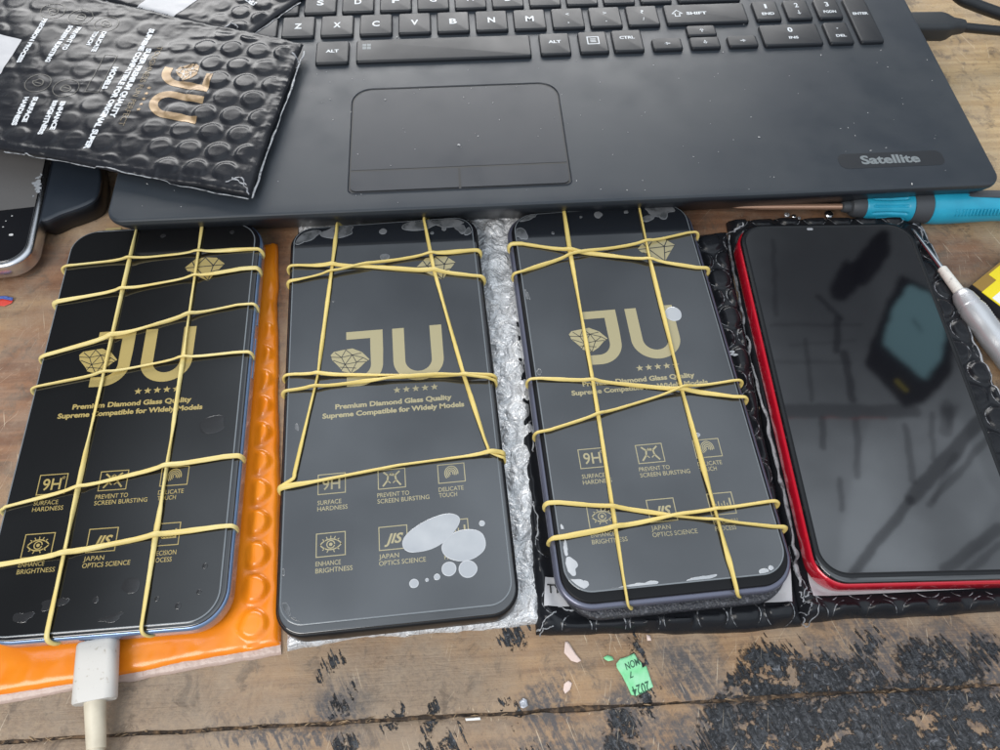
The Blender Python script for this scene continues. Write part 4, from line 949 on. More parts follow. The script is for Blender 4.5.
# black mailer under the red phone
def h_b4(X, Y, d):
    e, dd = edge_prof(d, 5.0); rd = rect_dist(X, Y, 4); free = sstep(.3, 4, rd)
    b, q = bubbles(X, Y, 11.6, 5.3, .05, 9.5, 3.0, 0)
    rimr = np.exp(-((q-1.0)/.10)**2)
    z = .7+4.0*e+free*((2.1*b+.2*rimr)*sstep(.6, 3, dd)+.35*fbm(X*.07, Y*.07, 51)+.3*ridge(X*.14, Y*.14, 53)*sstep(1, 6, dd))
    return np.where(rd < 4, np.minimum(z, 3.2+.55*np.clip(rd, 0, 4)), z)
q4 = wpx([(727, 222), (917, 217), (1092, 604), (799, 623)], 1.5)
rb4, bb4, cb4, z4 = mailer('bubble_mailer', q4, .0, h_b4, .7, M['mailer'], 'black bubble mailer under the phone with the red frame', 'bubble mailer', 'bubble mailers under and behind the phones', .8, 27)
mb = MB(); L4 = wpx([(806, 556), (1084, 545), (1088, 582), (813, 596)], 5.0); mb.flat([p[:2] for p in L4], 0); drape(mb, 'address_label', M['label'], rb4, cb4, z4, .5, 1.4)
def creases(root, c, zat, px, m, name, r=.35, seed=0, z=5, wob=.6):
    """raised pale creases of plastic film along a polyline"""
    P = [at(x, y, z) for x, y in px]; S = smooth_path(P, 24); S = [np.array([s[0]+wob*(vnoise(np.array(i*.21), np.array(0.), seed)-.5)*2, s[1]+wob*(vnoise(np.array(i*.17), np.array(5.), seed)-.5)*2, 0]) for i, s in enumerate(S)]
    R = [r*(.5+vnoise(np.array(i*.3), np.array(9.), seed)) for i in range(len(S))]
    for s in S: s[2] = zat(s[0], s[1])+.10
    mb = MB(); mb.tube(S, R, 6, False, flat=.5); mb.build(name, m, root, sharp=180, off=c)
creases(rb4, cb4, z4, [(731, 230), (740, 275), (752, 340), (766, 405), (782, 480), (795, 545), (801, 585)], M['seal'], 'sealed_edge', .75, 3)
for i, pl in enumerate(([(800, 590), (804, 600), (810, 604), (808, 614), (802, 612)], [(806, 596), (812, 592), (818, 606), (812, 622), (806, 618)], [(798, 572), (806, 584), (803, 596)])):
    creases(rb4, cb4, z4, pl, M['fold'], 'film_crease', .28, 20+i, 5, .5)
def rim_glints(root, c, zat, items, seed):  # pale tubes standing in for highlights on the bubbles
    mb = MB()
    for i, (px, py, r, a0, a1) in enumerate(items):
        p = at(px, py, 5); S = [np.array([p[0]+r*math.cos(math.radians(a)), p[1]+r*math.sin(math.radians(a)), 0]) for a in np.linspace(a0, a1, 22)]
        for s in S: s[2] = zat(s[0], s[1])+.05
        mb.tube(S, [.08+.20*math.sin(math.pi*k/21)*(.5+vnoise(np.array(k*.4), np.array(i*3.), seed)) for k in range(22)], 5, flat=.7)
    mb.build('rim_glint', M['fold'], root, sharp=180, off=c)
def auto_glints(root, c, zat, quad, k, pitch, r, ang, ox, oy, seed, keep=lambda x, y: True):
    """pale arcs standing in for highlights along the rims of the bubbles left uncovered by the phone"""
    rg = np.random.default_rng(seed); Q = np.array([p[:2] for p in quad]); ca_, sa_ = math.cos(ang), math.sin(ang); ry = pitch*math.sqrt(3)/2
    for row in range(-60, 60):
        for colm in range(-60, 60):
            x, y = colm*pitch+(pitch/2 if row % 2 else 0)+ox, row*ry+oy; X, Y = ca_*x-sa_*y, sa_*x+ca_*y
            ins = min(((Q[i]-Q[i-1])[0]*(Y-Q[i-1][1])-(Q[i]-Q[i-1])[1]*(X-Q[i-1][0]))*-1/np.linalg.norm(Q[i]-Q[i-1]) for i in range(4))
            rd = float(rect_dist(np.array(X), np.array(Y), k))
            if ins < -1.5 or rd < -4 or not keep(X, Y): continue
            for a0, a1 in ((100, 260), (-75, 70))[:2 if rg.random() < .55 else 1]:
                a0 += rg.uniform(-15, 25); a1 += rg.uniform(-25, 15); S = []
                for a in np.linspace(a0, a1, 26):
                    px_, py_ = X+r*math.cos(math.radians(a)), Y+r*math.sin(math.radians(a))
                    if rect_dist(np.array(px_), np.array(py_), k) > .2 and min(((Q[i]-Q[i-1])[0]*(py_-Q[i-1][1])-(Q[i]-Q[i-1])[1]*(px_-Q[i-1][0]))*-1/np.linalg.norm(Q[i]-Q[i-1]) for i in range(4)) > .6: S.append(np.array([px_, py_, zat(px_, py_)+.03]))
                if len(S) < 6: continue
                n_ = len(S); mb = MB(); mb.tube(S, [.05+.30*math.sin(math.pi*q/(n_-1))**.7*(.3+rg.random()*.8) for q in range(n_)], 5, flat=.35); mb.build('rim_glint', M['rim'], root, sharp=180, off=c)
M['rim'] = mat('rim', (.26, .27, .29), .26, bump=((1.2, .15, 2),), var=(1.6, (.02, .02, .023), .42, .56))  # broken pale tone painted as highlights on the bubble edges
auto_glints(rb4, cb4, z4, q4, 4, 11.6, 5.0, .05, 9.5, 3.0, 2)
creases(rb4, cb4, z4, [(919, 229), (928, 248), (950, 298), (974, 352), (1004, 424)], M['seal'], 'sealed_edge', .4, 8, 2)
for i, pl in enumerate(([(720, 232), (727, 229), (735, 231), (742, 228)], [(911, 228), (918, 232), (921, 240), (926, 246)])):
    creases(rb4, cb4, z4, pl, M['fold'], 'film_crease', .4, 30+i, 4, .8)
auto_glints(rb3, cb3, z3, q3, 3, 11.2, 4.9, .10, 4, 2, 5, lambda x, y: y < 82 or x > 70)
for i, pl in enumerate(([(538, 630), (548, 618), (556, 612)], [(540, 634), (546, 628), (553, 627)], [(559, 606), (575, 611), (600, 614)], [(530, 420), (534, 438), (533, 452)], [(532, 500), (538, 520), (537, 540)])):
    creases(rb3, cb3, z3, pl, M['seal'], 'film_crease', .3, 60+i, 4, .5)

# mailers lying on the laptop
def zA(X, Y): return 29.0+.02*(X+150)*0+1.5*fbm(X*.012, Y*.012, 71)*2
def h_A(X, Y, d):
    e, dd = edge_prof(d, 2.5)
    b, q = bubbles(X, Y, 12.4, 5.3, math.radians(-5), 3.0, 1.0, 0)
    rim = np.exp(-((q-.93)/.13)**2)
    k = sstep(3.5, 8, dd)
    calm = .45+.55*sstep(-150, -122, X)
    flatp = 1-.55*sstep(-125, -160, X)*sstep(235, 262, Y)
    z = .35+1.3*e+k*(.95*b*calm*flatp+.10*rim*calm)+.4*fbm(X*.04, Y*.04, 61)*e+.35*(ridge(X*.05, Y*.12, 63, 2)-.5)*np.clip(dd/4, .2, 1)+.7*(ridge(X*.2, Y*.2, 65)-.5)*np.exp(-dd/5)
    return z
qa = wpx([(-36, -34), (304, 46), (249, 197), (-60, 138)], 29.0)
# keep the far edge on the line seen in the photo
qa[0] = at(-40, -30, 29.0)
ra, ba, ca, zAt = mailer('bubble_mailer', [qa[0], qa[1], qa[2], qa[3]], zA, h_A, .6, M['mailer_soft'], 'black bubble mailer with copper lettering lying across the laptop corner', 'bubble mailer', 'bubble mailers under and behind the phones', .9, 37)
Lz = 31.0
def mid_text(mb, body, c0, c1, cap, bold=.03, shear=0):
    """text whose centre line runs between two photo positions"""
    a, b = at(*c0, Lz)[:2], at(*c1, Lz)[:2]; L_ = np.linalg.norm(b-a); e = (b-a)/L_; n = np.array([-e[1], e[0]])
    put_text(mb, body, 0, L_, -cap/2, cap, 0, bold, shear, 0, lambda P: a[None, :]+P[:, :1]*e[None, :]+P[:, 1:]*n[None, :])
mb = MB()
mid_text(mb, 'SUPER PREMIUM QUALITY', (149, 48), (112, 118), 2.7, .06)
mid_text(mb, 'SUPREME COMPATIBLE FOR ORIGINAL SUPER', (152, 28), (86, 149), 2.7, .06)
mid_text(mb, 'MODELS', (116, 67), (104, 89), 2.7, .06)
drape(mb, 'slogan_print', M['white_print'], ra, ca, zAt, .15, 1.3)
for t, a, b in (('PRECISION PROCESS', (46, 19), (18, 62)), ('SCREEN BURSTING', (71, 25), (47, 62)), ('PREVENT TO', (79, 26), (64, 50)), ('DELICATE', (104.5, 31), (93, 51)), ('TOUCH', (96.5, 30.5), (88, 44.5)), ('SURFACE', (36.5, 97), (24, 122)), ('HARDNESS', (27, 97), (13.5, 125)), ('ENHANCE', (64, 102), (52, 130)), ('BRIGHTNESS', (56, 101), (40, 135))):
    mb = MB(); mid_text(mb, t, a, b, 2.3, .06); drape(mb, 'feature_print', M['white_print'], ra, ca, zAt, .15, 1.3)
mb = MB(); mb.flat([at(x, y, Lz)[:2] for x, y in ((-30, 28), (22, 40), (0, 73), (-50, 60))], 0); drape(mb, 'white_patch', M['label'], ra, ca, zAt, .15, 2)
mb = MB()
for cx_, cy_ in ((38, 83), (66, 88), (53, 11), (80, 16), (106, 23)):
    c_ = at(cx_, cy_, Lz); stroke(mb, ellipse(c_[0], c_[1], 5.6, 5.6, 0, 28), .35, 0, True)
    stroke(mb, ellipse(c_[0], c_[1], 2.0, 2.6, .6, 14, .3, cx_), .5, 0, True); stroke(mb, [(c_[0]-1.5, c_[1]+.5), (c_[0]+1.6, c_[1]-.4)], .5, 0)
R_ = [at(x, y, Lz)[:2] for x, y in ((105, 54), (117, 55), (98, 92), (85, 92))]; stroke(mb, R_, .35, 0, True)
drape(mb, 'icon_print', M['grey_print'], ra, ca, zAt, .15, 1.3)
mb = MB(); mid_text(mb, 'TOUGHNESS FUN PERFECT', (160, 46), (121, 126), 2.4, -.005); drape(mb, 'motto_print', M['bronze_print'], ra, ca, zAt, .15, 1.3)
O_ = at(214, 75, Lz)[:2]; X_ = at(195, 124, Lz)[:2]-O_; Y_ = at(165, 66, Lz)[:2]-O_
TA = lambda p: tuple(O_+X_*((p[0]+15.7)/36.6)+Y_*((27.5-p[1])/24.2))
mb = MB(); logo(mb, 0, TA)
mb.v = [(p[0], p[1], 0) for p in mb.v]
n_st = len(mb.f)
for k in range(5): mb.flat([tuple(at(149-10.0*k/4*1.0, 88+22*k/4, Lz)[:2]+1.1*np.array(q)) for q in star(0, 0, 1)], 0)
m0, m1 = MB(), MB()
for f, k in zip(mb.f, mb.m): (m1 if k else m0).add([mb.v[i] for i in f], [tuple(range(len(f)))])
lg = drape(m0, 'logo_print', M['copper_print'], ra, ca, zAt, .15, 1.2)
drape(m1, 'facet_line', M['ink'], lg, ca, zAt, .30, 1.2).parent = lg
def on_flat(root, c, zat, m, name, pl, r, seed): creases(root, c, zat, pl, m, name, r, seed, 31, .35)
on_flat(ra, ca, zAt, M['seal'], 'sealed_edge', [(303, 47), (292, 78), (280, 110), (266, 148), (250, 194)], .42, 81)
on_flat(ra, ca, zAt, M['seal'], 'sealed_edge', [(247, 195), (200, 186), (150, 175), (90, 163), (30, 152), (0, 147)], .26, 82)
for i, pl in enumerate(([(292, 52), (298, 58), (295, 64)], [(232, 178), (243, 184), (248, 192)], [(225, 182), (240, 178), (246, 186)])): on_flat(ra, ca, zAt, M['fold'], 'film_crease', pl, .3, 90+i)
# the mailer behind it
def h_B(X, Y, d):
    e, dd = edge_prof(d, 3.0); b, q = bubbles(X, Y, 11.4, 5.0, math.radians(35), 1.0, 2.0, 0)
    return .3+1.0*e+.9*b*sstep(2.5, 6, dd)*sstep(34, 14, d['b'])+.4*(ridge(X*.14, Y*.14, 93)-.5)*np.clip(dd/4, .2, 1)
Bb, Br = at(246, 37, 27.5)[:2], at(302, -2, 27.5)[:2]; er = (Br-Bb)/np.linalg.norm(Br-Bb); Bl = at(100, 0, 27.5)[:2]; el = (Bl-Bb)/np.linalg.norm(Bl-Bb)
qb = [Bb+el*125+er*5, Bb+el*125+er*95, Bb+er*95, Bb]
qb = [Bb+el*95, Bb+el*95+er*95, Bb+er*95, Bb]
rbk, bbk, cbk, zBt = mailer('bubble_mailer', [qb[1], qb[2], qb[3], qb[0]], 26.7, lambda X, Y, d: h_B(X, Y, {'l': d['l'], 'r': d['b'], 't': d['t'], 'b': d['r']}), .8, M['mailer_soft'], 'black bubble mailer with a white square patch, half hidden behind the copper lettered mailer', 'bubble mailer', 'bubble mailers under and behind the phones', .8, 47)
Lz = 28.5
mb = MB(); px_text(mb, 'PRODUCT', (99, 2), (152, 20), 3.4, 28.5, .05, .2); drape(mb, 'lettering', M['white_print'], rbk, cbk, zBt, .15, 1.5)
mb = MB(); mb.flat([at(x, y, 28.5)[:2] for x, y in ((136, 6), (165, 21), (208, -8), (178, -24))], 0); drape(mb, 'white_patch', M['label'], rbk, cbk, zBt, .15, 2)
mb = MB(); px_text(mb, 'MODELS', (238, -4), (254, 6), 2.4, 28.5, .05, .2); drape(mb, 'small_lettering', M['white_print'], rbk, cbk, zBt, .15, 1.5)
creases(rbk, cbk, zBt, [(246, 36), (262, 26), (282, 12), (300, 0)], M['seal'], 'sealed_edge', .3, 96, 28, .3)
creases(rbk, cbk, zBt, [(222, 30), (232, 24), (238, 30)], M['fold'], 'film_crease', .4, 97, 28, .5)

# ------------------------------------------------------------------ charging cable
def cable():
    d = PH[1]; fx, fy, fw, fl = FR[1]
    top = at(98, 641, 8.5); bot = at(95, 702, 8.0); ax = (bot-top)[:2]; L_ = np.linalg.norm(ax); ang = math.atan2(ax[1], ax[0])+math.pi/2
    root = empty('charging_cable', (top[0], top[1], 0), ang, 'white charging cable plugged into the bottom of the leftmost phone', 'charging cable')
    # local: y runs back along the cable (-y is away from the phone)
    mb = MB()
    mb.loops([[(p[0], y, 8.2+p[1]) for p in rrect(w, h_, r, 6)] for w, h_, r, y in ((11.8, 5.4, 2.4, .0), (12.4, 6.0, 2.6, -.5), (12.6, 6.2, 2.7, -1.2), (12.9, 6.4, 2.8, -11), (13.0, 6.4, 2.8, -L_+.6), (12.3, 5.8, 2.5, -L_))])
    mb.build('plug_housing', M['cable_white'], root, sharp=50)
    mb = MB(); mb.loops([[(p[0], y, 8.2+p[1]) for p in rrect(8.4, 2.7, 1.2, 6)] for y in (2.5, -.4)]); mb.build('metal_tip', M['steel'], root)
    mb = MB()
    ys = np.linspace(-L_+.2, -L_-13.0, 12); mb.loops([[(3.2*math.cos(a)*(1-.12*i/11), y, 8.0-.25*i+2.9*math.sin(a)*(1-.12*i/11)) for a in np.arange(16)*math.pi/8] for i, y in enumerate(ys)]); mb.build('strain_relief', M['cable_cream'], root, sharp=50)
    mb = MB(); mb.tube([(0, -L_-11-4*i, max(2.4, 5.4-.5*i)) for i in range(14)], 2.35, 14); mb.build('cord', M['cable_cream'], root, sharp=60)
cable()

# ------------------------------------------------------------------ screwdriver
def lathe(mb, prof, n=28, flute=None):
    """prof: (x along the axis, radius); axis along local x"""
    L_ = []
    for i, (x, r) in enumerate(prof):
        ring = []
        for k in range(n):
            a = 2*math.pi*k/n; rr = r*(1-(flute[1]*max(0, math.cos(a*flute[0]))**2*min(1, max(0, min(x-flute[2], flute[3]-x)/1.2)) if flute else 0)); ring.append((x, rr*math.cos(a), rr*math.sin(a)))
        L_.append(ring)
    return mb.loops(L_)
def screwdriver():
    a, b = at(862, 207, 8), at(1000, 206.5, 8); ang = math.atan2(b[1]-a[1], b[0]-a[0])
    sc = np.linalg.norm((b-a)[:2])/138.0   # mm per px along the axis
    z0 = 8.3
    root = empty('screwdriver', (a[0], a[1], 0), ang, 'blue handled screwdriver lying along the laptop edge', 'screwdriver')
    X = lambda px: (px-862)*sc
    def part(name, prof, m, flute=None, sharp=40, n=48):
        mb = MB(); lathe(mb, prof, n, flute); mb.v = [(p[0], p[1], p[2]+z0) for p in mb.v]; return mb.build(name, m, root, sharp=sharp)
    part('shaft', [(X(733), .35), (X(738), .7), (X(752), .95), (X(760), 1.25), (X(846), 1.35)], M['shaft'])
    part('ferrule', [(X(841), 1.6), (X(842), 2.3), (X(846), 2.7), (X(849), 2.6), (X(850), 3.9), (X(853), 4.6), (X(861), 5.0), (X(863), 4.9)], M['grey_rubber'])
    part('front_grip', [(X(861.5), 4.4), (X(863), 5.2)]+[(X(p_), float(np.interp(p_, (864, 869, 884, 899, 907), (5.3, 5.6, 5.1, 5.7, 6.6)))) for p_ in range(864, 908)]+[(X(909), 6.6)], M['blue_plastic'], (11, .13, X(867), X(903)), 80, 132)
    part('grip_ring', [(X(907), 6.0), (X(908), 7.0), (X(913), 7.3), (X(921), 7.5), (X(925), 7.5), (X(926), 6.6)], M['grey_rubber'])
    h_ = part('handle', [(X(924), 6.6), (X(926), 7.6), (X(935), 7.9), (X(950), 7.7), (X(970), 7.1), (X(990), 6.6), (X(1010), 6.6), (X(1030), 7.2), (X(1045), 7.3), (X(1056), 6.0), (X(1059), 3.5)], M['blue_plastic'])
    # dark inset pad on top of the handle, ridges on its near flank
    mb = MB(); P = rrect(X(1000)-X(957), 4.6, 1.3, 6); cxp = (X(1000)+X(957))/2
    wrapz = lambda x, y, k: (cxp+x, y+1.0, z0+math.sqrt(max(0, (7.15-.008*x)**2-(y+1.0)**2))+k)
    mb.loops([[wrapz(p[0], p[1], -.5) for p in P], [wrapz(p[0], p[1], .12) for p in P], [wrapz(p[0]*.97, p[1]*.85, .22) for p in P], [wrapz(p[0]*.96, 0, .25) for p in P]], False, True); mb.build('inset_pad', M['grey_rubber'], h_, sharp=60)
    mb = MB()
    for k in range(18):
        x = X(948)+k*1.55; r = 7.75-.018*(x-X(940)); a0 = math.radians(-8)
        mb.tube([(x-.4, -r*math.cos(t), z0+r*math.sin(t)) for t in np.linspace(math.radians(15), math.radians(38), 6)], .35, 6)
    mb.build('grip_ridge', M['blue_plastic'], h_, sharp=180)
screwdriver()
def precision_tool():
    a, b = at(912, 229, 8.5), at(1000, 348, 5.6); ang = math.atan2(b[1]-a[1], b[0]-a[0]); L_ = np.linalg.norm((b-a)[:2])
    root = empty('precision_screwdriver', (a[0], a[1], 0), ang, 'silver knurled precision tool with thin needle tip at the right edge', 'precision tool')
    t = lambda f: f*L_
    tilt = lambda x: 8.6-2.6*min(x/L_, 1)
    def part(name, prof, m, sharp=40, n=32, kn=False):
        mb = MB(); rings = []
        for i, (x, r) in enumerate(prof):
            rings.append([(x, (r*(1+(.06 if kn and (k+i) % 2 else 0)))*math.cos(2*math.pi*k/n), tilt(x)+(r*(1+(.06 if kn and (k+i) % 2 else 0)))*math.sin(2*math.pi*k/n)) for k in range(n)])
        mb.loops(rings); return mb.build(name, m, root, sharp=sharp)
    part('needle', [(0, .35), (t(.02), .75), (t(.16), .85), (t(.17), 1.0), (t(.36), 1.15)], M['steel'])
    part('collar', [(t(.35), 1.5), (t(.36), 1.95), (t(.55), 2.2), (t(.56), 2.2)], mat('collar_white', (.74, .71, .66), .4, var=(2, (.4, .38, .36), .55, .7)))
    part('nose', [(t(.55), 2.4), (t(.56), 3.2), (t(.60), 4.2), (t(.66), 4.7), (t(.665), 4.45), (t(.675), 4.45), (t(.68), 4.8), (t(.70), 4.9)], M['steel_dull'])
    part('knurled_grip', [(t(.70)+i*.55, 4.95+.1*math.sin(i*.3)) for i in range(64)], M['knurl'], 15, 32, True)
    part('tail', [(t(.70)+34.5, 4.8), (t(.70)+36, 5.1), (t(.70)+58, 5.0), (t(.70)+60, 3.8)], M['steel_dull'])
precision_tool()

# ------------------------------------------------------------------ yellow battery at the right edge
def battery():
    a, b, c = at(972, 284, 6), at(1003, 259, 6), at(1015, 322, 6)
    root = empty('phone_battery', (a[0], a[1], 0), 0, 'flat yellow and white battery pack at the right edge of the bench', 'battery')
    e1 = (b-a)[:2]/np.linalg.norm((b-a)[:2]); e2 = np.array([e1[1], -e1[0]])
    Q = lambda u, w: tuple(e1*u+e2*w)
    mb = MB(); mb.prism([Q(0, 56), Q(38, 56), Q(38, 0), Q(0, 0)], .1, 5.6); mb.build('cell', mat('cell', (.035, .035, .04), .35), root)
    mb = MB(); mb.prism([Q(.2, 6.2), Q(37.8, 6.2), Q(37.8, .2), Q(.2, .2)], 5.5, 5.85); mb.build('end_tape', M['kapton'], root)
    mb = MB(); mb.prism([Q(-.1, 55), Q(38, 55), Q(38, 5.0), Q(-.1, 5.0)], 5.62, 5.95); mb.build('wrapper', M['yellow'], root)
    mb = MB(); mb.prism([Q(10, 6.0), Q(38, 6.0), Q(38, 1.2), Q(10, 1.2)], 5.86, 5.98); mb.build('yellow_tab', M['yellow'], root)
    mb = MB(); mb.prism([Q(.6, 54), Q(37, 54), Q(37, 9.4), Q(.6, 9.4)], 5.96, 6.05); mb.build('white_sticker', M['paper_white'], root)
battery()

# ------------------------------------------------------------------ laptop plug and cords at the top right
def plug():
    a, b = at(905, 30, 12), at(943, 30, 12); ang = math.atan2(b[1]-a[1], b[0]-a[0]); root = empty('power_plug', (a[0], a[1], 0), ang, 'black plug and cord pushed into the right side of the laptop', 'plug')
    mb = MB(); mb.loops([[(x, p[0], 14+p[1]) for p in rrect(w, h_, r, 6)] for x, w, h_, r in ((0, 13.4, 9.4, 2.5), (17.5, 13.8, 9.6, 2.6), (20, 12.6, 9, 2.6), (23.5, 8.2, 7.6, 3), (27.5, 7.2, 7, 3.2), (29, 6.4, 6.4, 3))]); mb.build('plug_body', M['plug_black'], root, sharp=50)
    mb = MB(); mb.tube(smooth_path([(26, -.2, 14), (36, -.6, 13.2), (55, 0, 11), (80, 2, 8), (110, 6, 5)], 8), 2.35, 12); mb.build('cord', M['cord_black'], root, sharp=60)
plug()
P = smooth_path([at(950, -12, 20), at(962, -1, 18), at(975, 5, 16), at(1000, 14, 13), at(1040, 27, 8)], 10)
mb = MB(); c0 = P[0].copy(); mb.tube(P, 3.0, 12); tag(mb.build('power_cable', M['cord_black'], None, tuple(c0), 0, 60, c0), 'thick black cord crossing the top right corner of the bench', 'cord')

# ------------------------------------------------------------------ things at the left: silver rimmed phone and dark gadget
def left_phone():
    zt = 13.0
    e = at(29, 238, zt); f = at(45, 165, zt); rt = (f-e)[:2]/np.linalg.norm((f-e)[:2]); psi = math.atan2(rt[1], rt[0])-math.pi/2
    cr = at(44, 262, zt)[:2]   # approximate outer corner before rounding
    ex = np.array([math.cos(psi), math.sin(psi)]); ey = np.array([-ex[1], ex[0]])
    # right side passes through p, bottom through q
    p = at(49.5, 165, zt)[:2]; q = at(0, 266, zt)[:2]
    w, l = 76, 158
    corner = p+ey*((q-p)@ey); c = corner-ex*w/2+ey*l/2
    root = empty('phone', (c[0], c[1], 0), psi, 'silver rimmed phone with grey film half covered by the mailer at the left edge', 'phone')
    mb = MB(); mb.slab(0, 0, w, l, 11, 4.5, zt-.4, 1.6, 0, 1.6, 12); mb.build('body', M['steel'], root, sharp=50)
    mb = MB(); mb.slab(0, 0, w-4.4, l-4.4, 9, zt-.8, zt, .3, 0, 0, 12); mb.build('screen', M['glass_black'], root, sharp=50)
    yy = None
    g0 = at(20, 208, zt)[:2]-c; yb = g0@ey
    mb = MB(); mb.prism([(-w/2+2.4, yb-2), (w/2-2.4, yb), (w/2-2.4, l/2-12), (-w/2+2.4, l/2-12)], zt-.05, zt+.12); mb.build('grey_film', M['film_grey_tape'], root)
    mb = MB()
    for k in range(26): mb.flat(ellipse(w/2-3.2+random.gauss(0, .7), yb+12+random.gauss(0, 3.0), random.uniform(.3, 1.1), random.uniform(.3, 1.2), random.uniform(0, 3), 9, .4, k), zt+.16+k*.003)
    mb.build('chipped_rim', M['air'], root)
    mb = MB()
    for px, py, r in ((11, 235, .8), (3, 227, .35), (12, 216, .35), (6, 221, .3)):
        t = at(px, py, zt)[:2]-c; mb.flat(ellipse(t@ex, t@ey, r, r*.8, 0, 10, .3, px), zt+.06)
    mb.build('dust_speck', M['crumb'], root)
    # small blocks of scrap under it, level with the bench clutter
    mb = MB(); mb.slab(0, 0, 60, 130, 8, .05, 4.6, .5, 0, .3, 6); mb.build('back_cover', M['gadget'], root)
left_phone()
def gadget():
    zt = 11.0
    P = [at(x, y, zt)[:2] for x, y in ((40, 219), (62, 212), (82, 205), (93, 199), (98, 191), (100, 178), (99, 165), (96, 150), (70, 120), (40, 120), (20, 150), (20, 200))]
    P = [p[:2] for p in smooth_path([(p[0], p[1], 0) for p in P], 6, True)]
    c = np.mean(P, 0); root = empty('hand_device', (c[0], c[1], 0), 0, 'dark navy rounded device between the silver rimmed phone and the laptop', 'device')
    loop = lambda k, z: [((p[0]-c[0])*k, (p[1]-c[1])*k, z) for p in P]
    mb = MB(); mb.loops([loop(.97, .1), loop(1.04, 3), loop(1.07, 6), loop(1.05, 8.6), loop(1.02, 9.6)]); mb.build('lower_shell', M['frame_black'], root)
    mb = MB(); mb.loops([loop(1.03, 9.5), loop(1.02, 10.4), loop(.985, 10.9), loop(.95, 11.05)]); mb.build('top_cover', M['gadget'], root)
gadget()

# ------------------------------------------------------------------ scraps on the bench
def scrap(name, poly, m, label, cat, z=.25, amp=.5, seed=0, group=None):
    P = [at(x, y, 0)[:2] for x, y in poly]; c = np.mean(P, 0)
    mb = MB(); mb.flat([(p[0], p[1]) for p in P], 0)
    zf = lambda x, y: z+amp*abs(float(fbm(np.array(x*.18), np.array(y*.18), seed)))*2
    o = drape(mb, name, m, None, (c[0], c[1], 0), zf, 0, 1.0); o.location = (c[0]*MM, c[1]*MM, 0)
    md = o.modifiers.new('s', 'SOLIDIFY'); md.thickness = .00012; md.offset = -1
    return tag(o, label, cat, group)
g = scrap('paper_scrap', [(616, 664), (620, 659), (627, 657), (634, 653.5), (637, 659), (641, 663), (642, 668), (646, 666), (648, 672), (653, 687), (644, 692), (636, 696), (631, 695), (628, 688), (622, 676), (616.5, 668)], M['green_paper'], 'torn mint green paper scrap with handwritten date on the bench', 'paper scrap', .45, .6, 4)
gc = np.array(g.location)/MM
def handmark(body, p0, p1, cap, bold=.01):
    mb = MB(); a, b = at(*p0, 0)[:2], at(*p1, 0)[:2]; L_ = np.linalg.norm(b-a); e = (b-a)/L_; n = np.array([-e[1], e[0]])
    put_text(mb, body, 0, L_, 0, cap, 0, bold, .15, 0, lambda P: a[None, :]+P[:, :1]*e[None, :]+P[:, 1:]*n[None, :])
    return mb
mb = handmark('2024', (648, 681), (630.5, 687.5), 3.0)
for t, p0, p1, cp in (('MON', (637.5, 658), (623.5, 664), 2.2), ('7', (631, 671.5), (627, 673.5), 1.8)):
    k = handmark(t, p0, p1, cp); mb.add(k.v, k.f)
zf = lambda x, y: .45+.6*abs(float(fbm(np.array(x*.18), np.array(y*.18), 4)))*2
drape(mb, 'handwriting', M['ink_dark'], g, (gc[0], gc[1], 0), zf, .08, 1.0)
scrap('paper_scrap', [(603, 658), (607, 655.5), (612, 657), (613.5, 660.5), (608, 661.5), (605, 660)], M['green_paper'], 'tiny green paper crumb beside the torn mint green scrap', 'paper scrap', .4, .5, 9)
scrap('paper_scrap', [(565, 642), (568, 642), (573, 650), (576, 655), (581, 661), (577, 663), (571, 661), (564, 653)], M['pink_paper'], 'pale pink paper scrap on the bench below the black mailer', 'paper scrap', .4, .7, 12)
scrap('plastic_scrap', [(-8, 298), (4, 299), (14.5, 300.5), (12, 304), (5, 307), (-8, 306)], M['red_scrap'], 'small red plastic scrap at the left edge of the bench', 'plastic scrap', .6, .3, 15)
scrap('plastic_scrap', [(-4, 298.6), (6, 297.5), (15, 299.6), (13.5, 302.3), (4, 300.6), (-4, 301.6)], M['blue_scrap'], 'thin blue plastic sliver lying on the small red scrap', 'plastic scrap', 1.3, .1, 16)
scrap('plastic_scrap', [(465, 718.5), (480, 717.5), (481, 720), (466, 721)], M['paper_white'], 'thin white plastic sliver on the seam of the bench', 'plastic scrap', .3, .2, 18)
scrap('solder_scrap', [(519, 702), (523, 698), (527, 700), (528, 706), (523, 709), (520, 707)], mat('foil', (.42, .43, .47), .35, metal=.6, bump=((1, .4, 3),)), 'small grey metallic scrap on the bench below the clear bubble wrap', 'metal scrap', .5, .8, 21)
scrap('solder_scrap', [(564, 684), (568, 681), (572, 683), (570, 690), (565, 694), (563, 690)], M['pink_paper'], 'small pale crumb on the bench below the pink scrap', 'paper scrap', .4, .8, 23)
scrap('plastic_scrap', [(646, 635), (650, 636), (651, 641), (647, 641)], M['pink_paper'], 'tiny pale crumb at the lower edge of the labelled black mailer', 'crumb', .4, .5, 25)
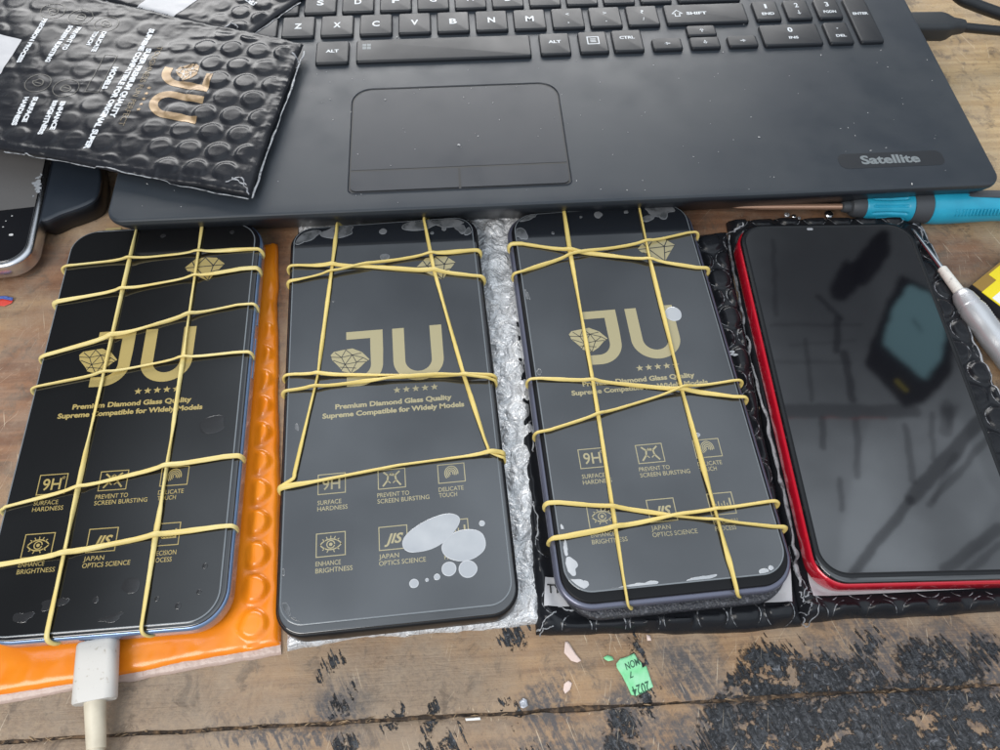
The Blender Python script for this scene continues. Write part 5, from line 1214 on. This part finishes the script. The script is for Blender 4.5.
def little_nut(px, py, z, s, rot, label, name='screw', m='steel'):
    p = at(px, py, z); root = empty(name, (p[0], p[1], 0), rot, label, 'screw', 'tiny metal parts by the screwdriver shaft')
    mb = MB(); mb.loops([[(s*k*math.cos(a), s*k*math.sin(a), zz) for a in np.arange(12)*math.pi/6] for k, zz in ((.55, .05), (.6, z*.7), (1.0, z*.75), (1.05, z), (.8, z+s*.25))]); mb.build('screw_head', M[m], root)
    mb = MB(); mb.box(-s*.6, s*.6, -s*.12, s*.12, z+s*.2, z+s*.3); mb.build('screw_slot', M['port'], root)
little_nut(829, 214, 3.0, 1.9, .5, 'bright metal screw standing near the screwdriver ferrule')
little_nut(787, 214.5, 1.6, 1.2, 1.1, 'dull small screw farther left along the screwdriver shaft', m='steel_dull')
little_nut(794, 216, 1.3, 1.0, .2, 'bright tiny screw beside the dull small one above the red phone')
little_nut(799, 218, 1.2, .8, .2, 'smallest dull screw at the top edge of the red phone', m='steel_dull')
for px, py, lab in ((218, 221, 'tan tape tab by the upper right corner of the leftmost phone'), (113, 231, 'tan tape tab by the upper left corner of the leftmost phone'), (432, 210, 'tan tape tab behind the top of the phone with white air bubbles')):
    p = at(px, py, 8); mb = MB(); mb.slab(0, 0, 7, 4, .8, .1, 8, .4); o = mb.build('tape_tab', M['tan_tab'], None, (p[0], p[1], 0), .15); tag(o, lab, 'tape tab')

# ------------------------------------------------------------------ camera and view
cam = bpy.data.cameras.new('Camera'); co_ = bpy.data.objects.new('Camera', cam); C.objects.link(co_)
c, s, cr, sr = math.cos(TH), math.sin(TH), math.cos(ROLL), math.sin(ROLL)
fwd = Vector((0, c, -s)); up0 = Vector((0, s, c)); x0 = Vector((1, 0, 0))
right = x0*cr+up0*sr; up = up0*cr-x0*sr
m4 = Matrix((right, up, -fwd)).transposed().to_4x4(); m4.translation = Vector((0, 0, H*MM)); co_.matrix_world = m4
cam.sensor_width = 36; cam.lens = FOC/1000*36; cam.clip_start = .005; cam.clip_end = 50
sc = bpy.context.scene; sc.camera = co_
sc.view_settings.view_transform = 'Standard'; sc.view_settings.look = 'None'; sc.view_settings.exposure = 0; sc.view_settings.gamma = 1
sc.view_settings.use_curve_mapping = False
sc.render.engine = 'CYCLES'
sc.cycles.max_bounces = 6; sc.cycles.use_denoising = True
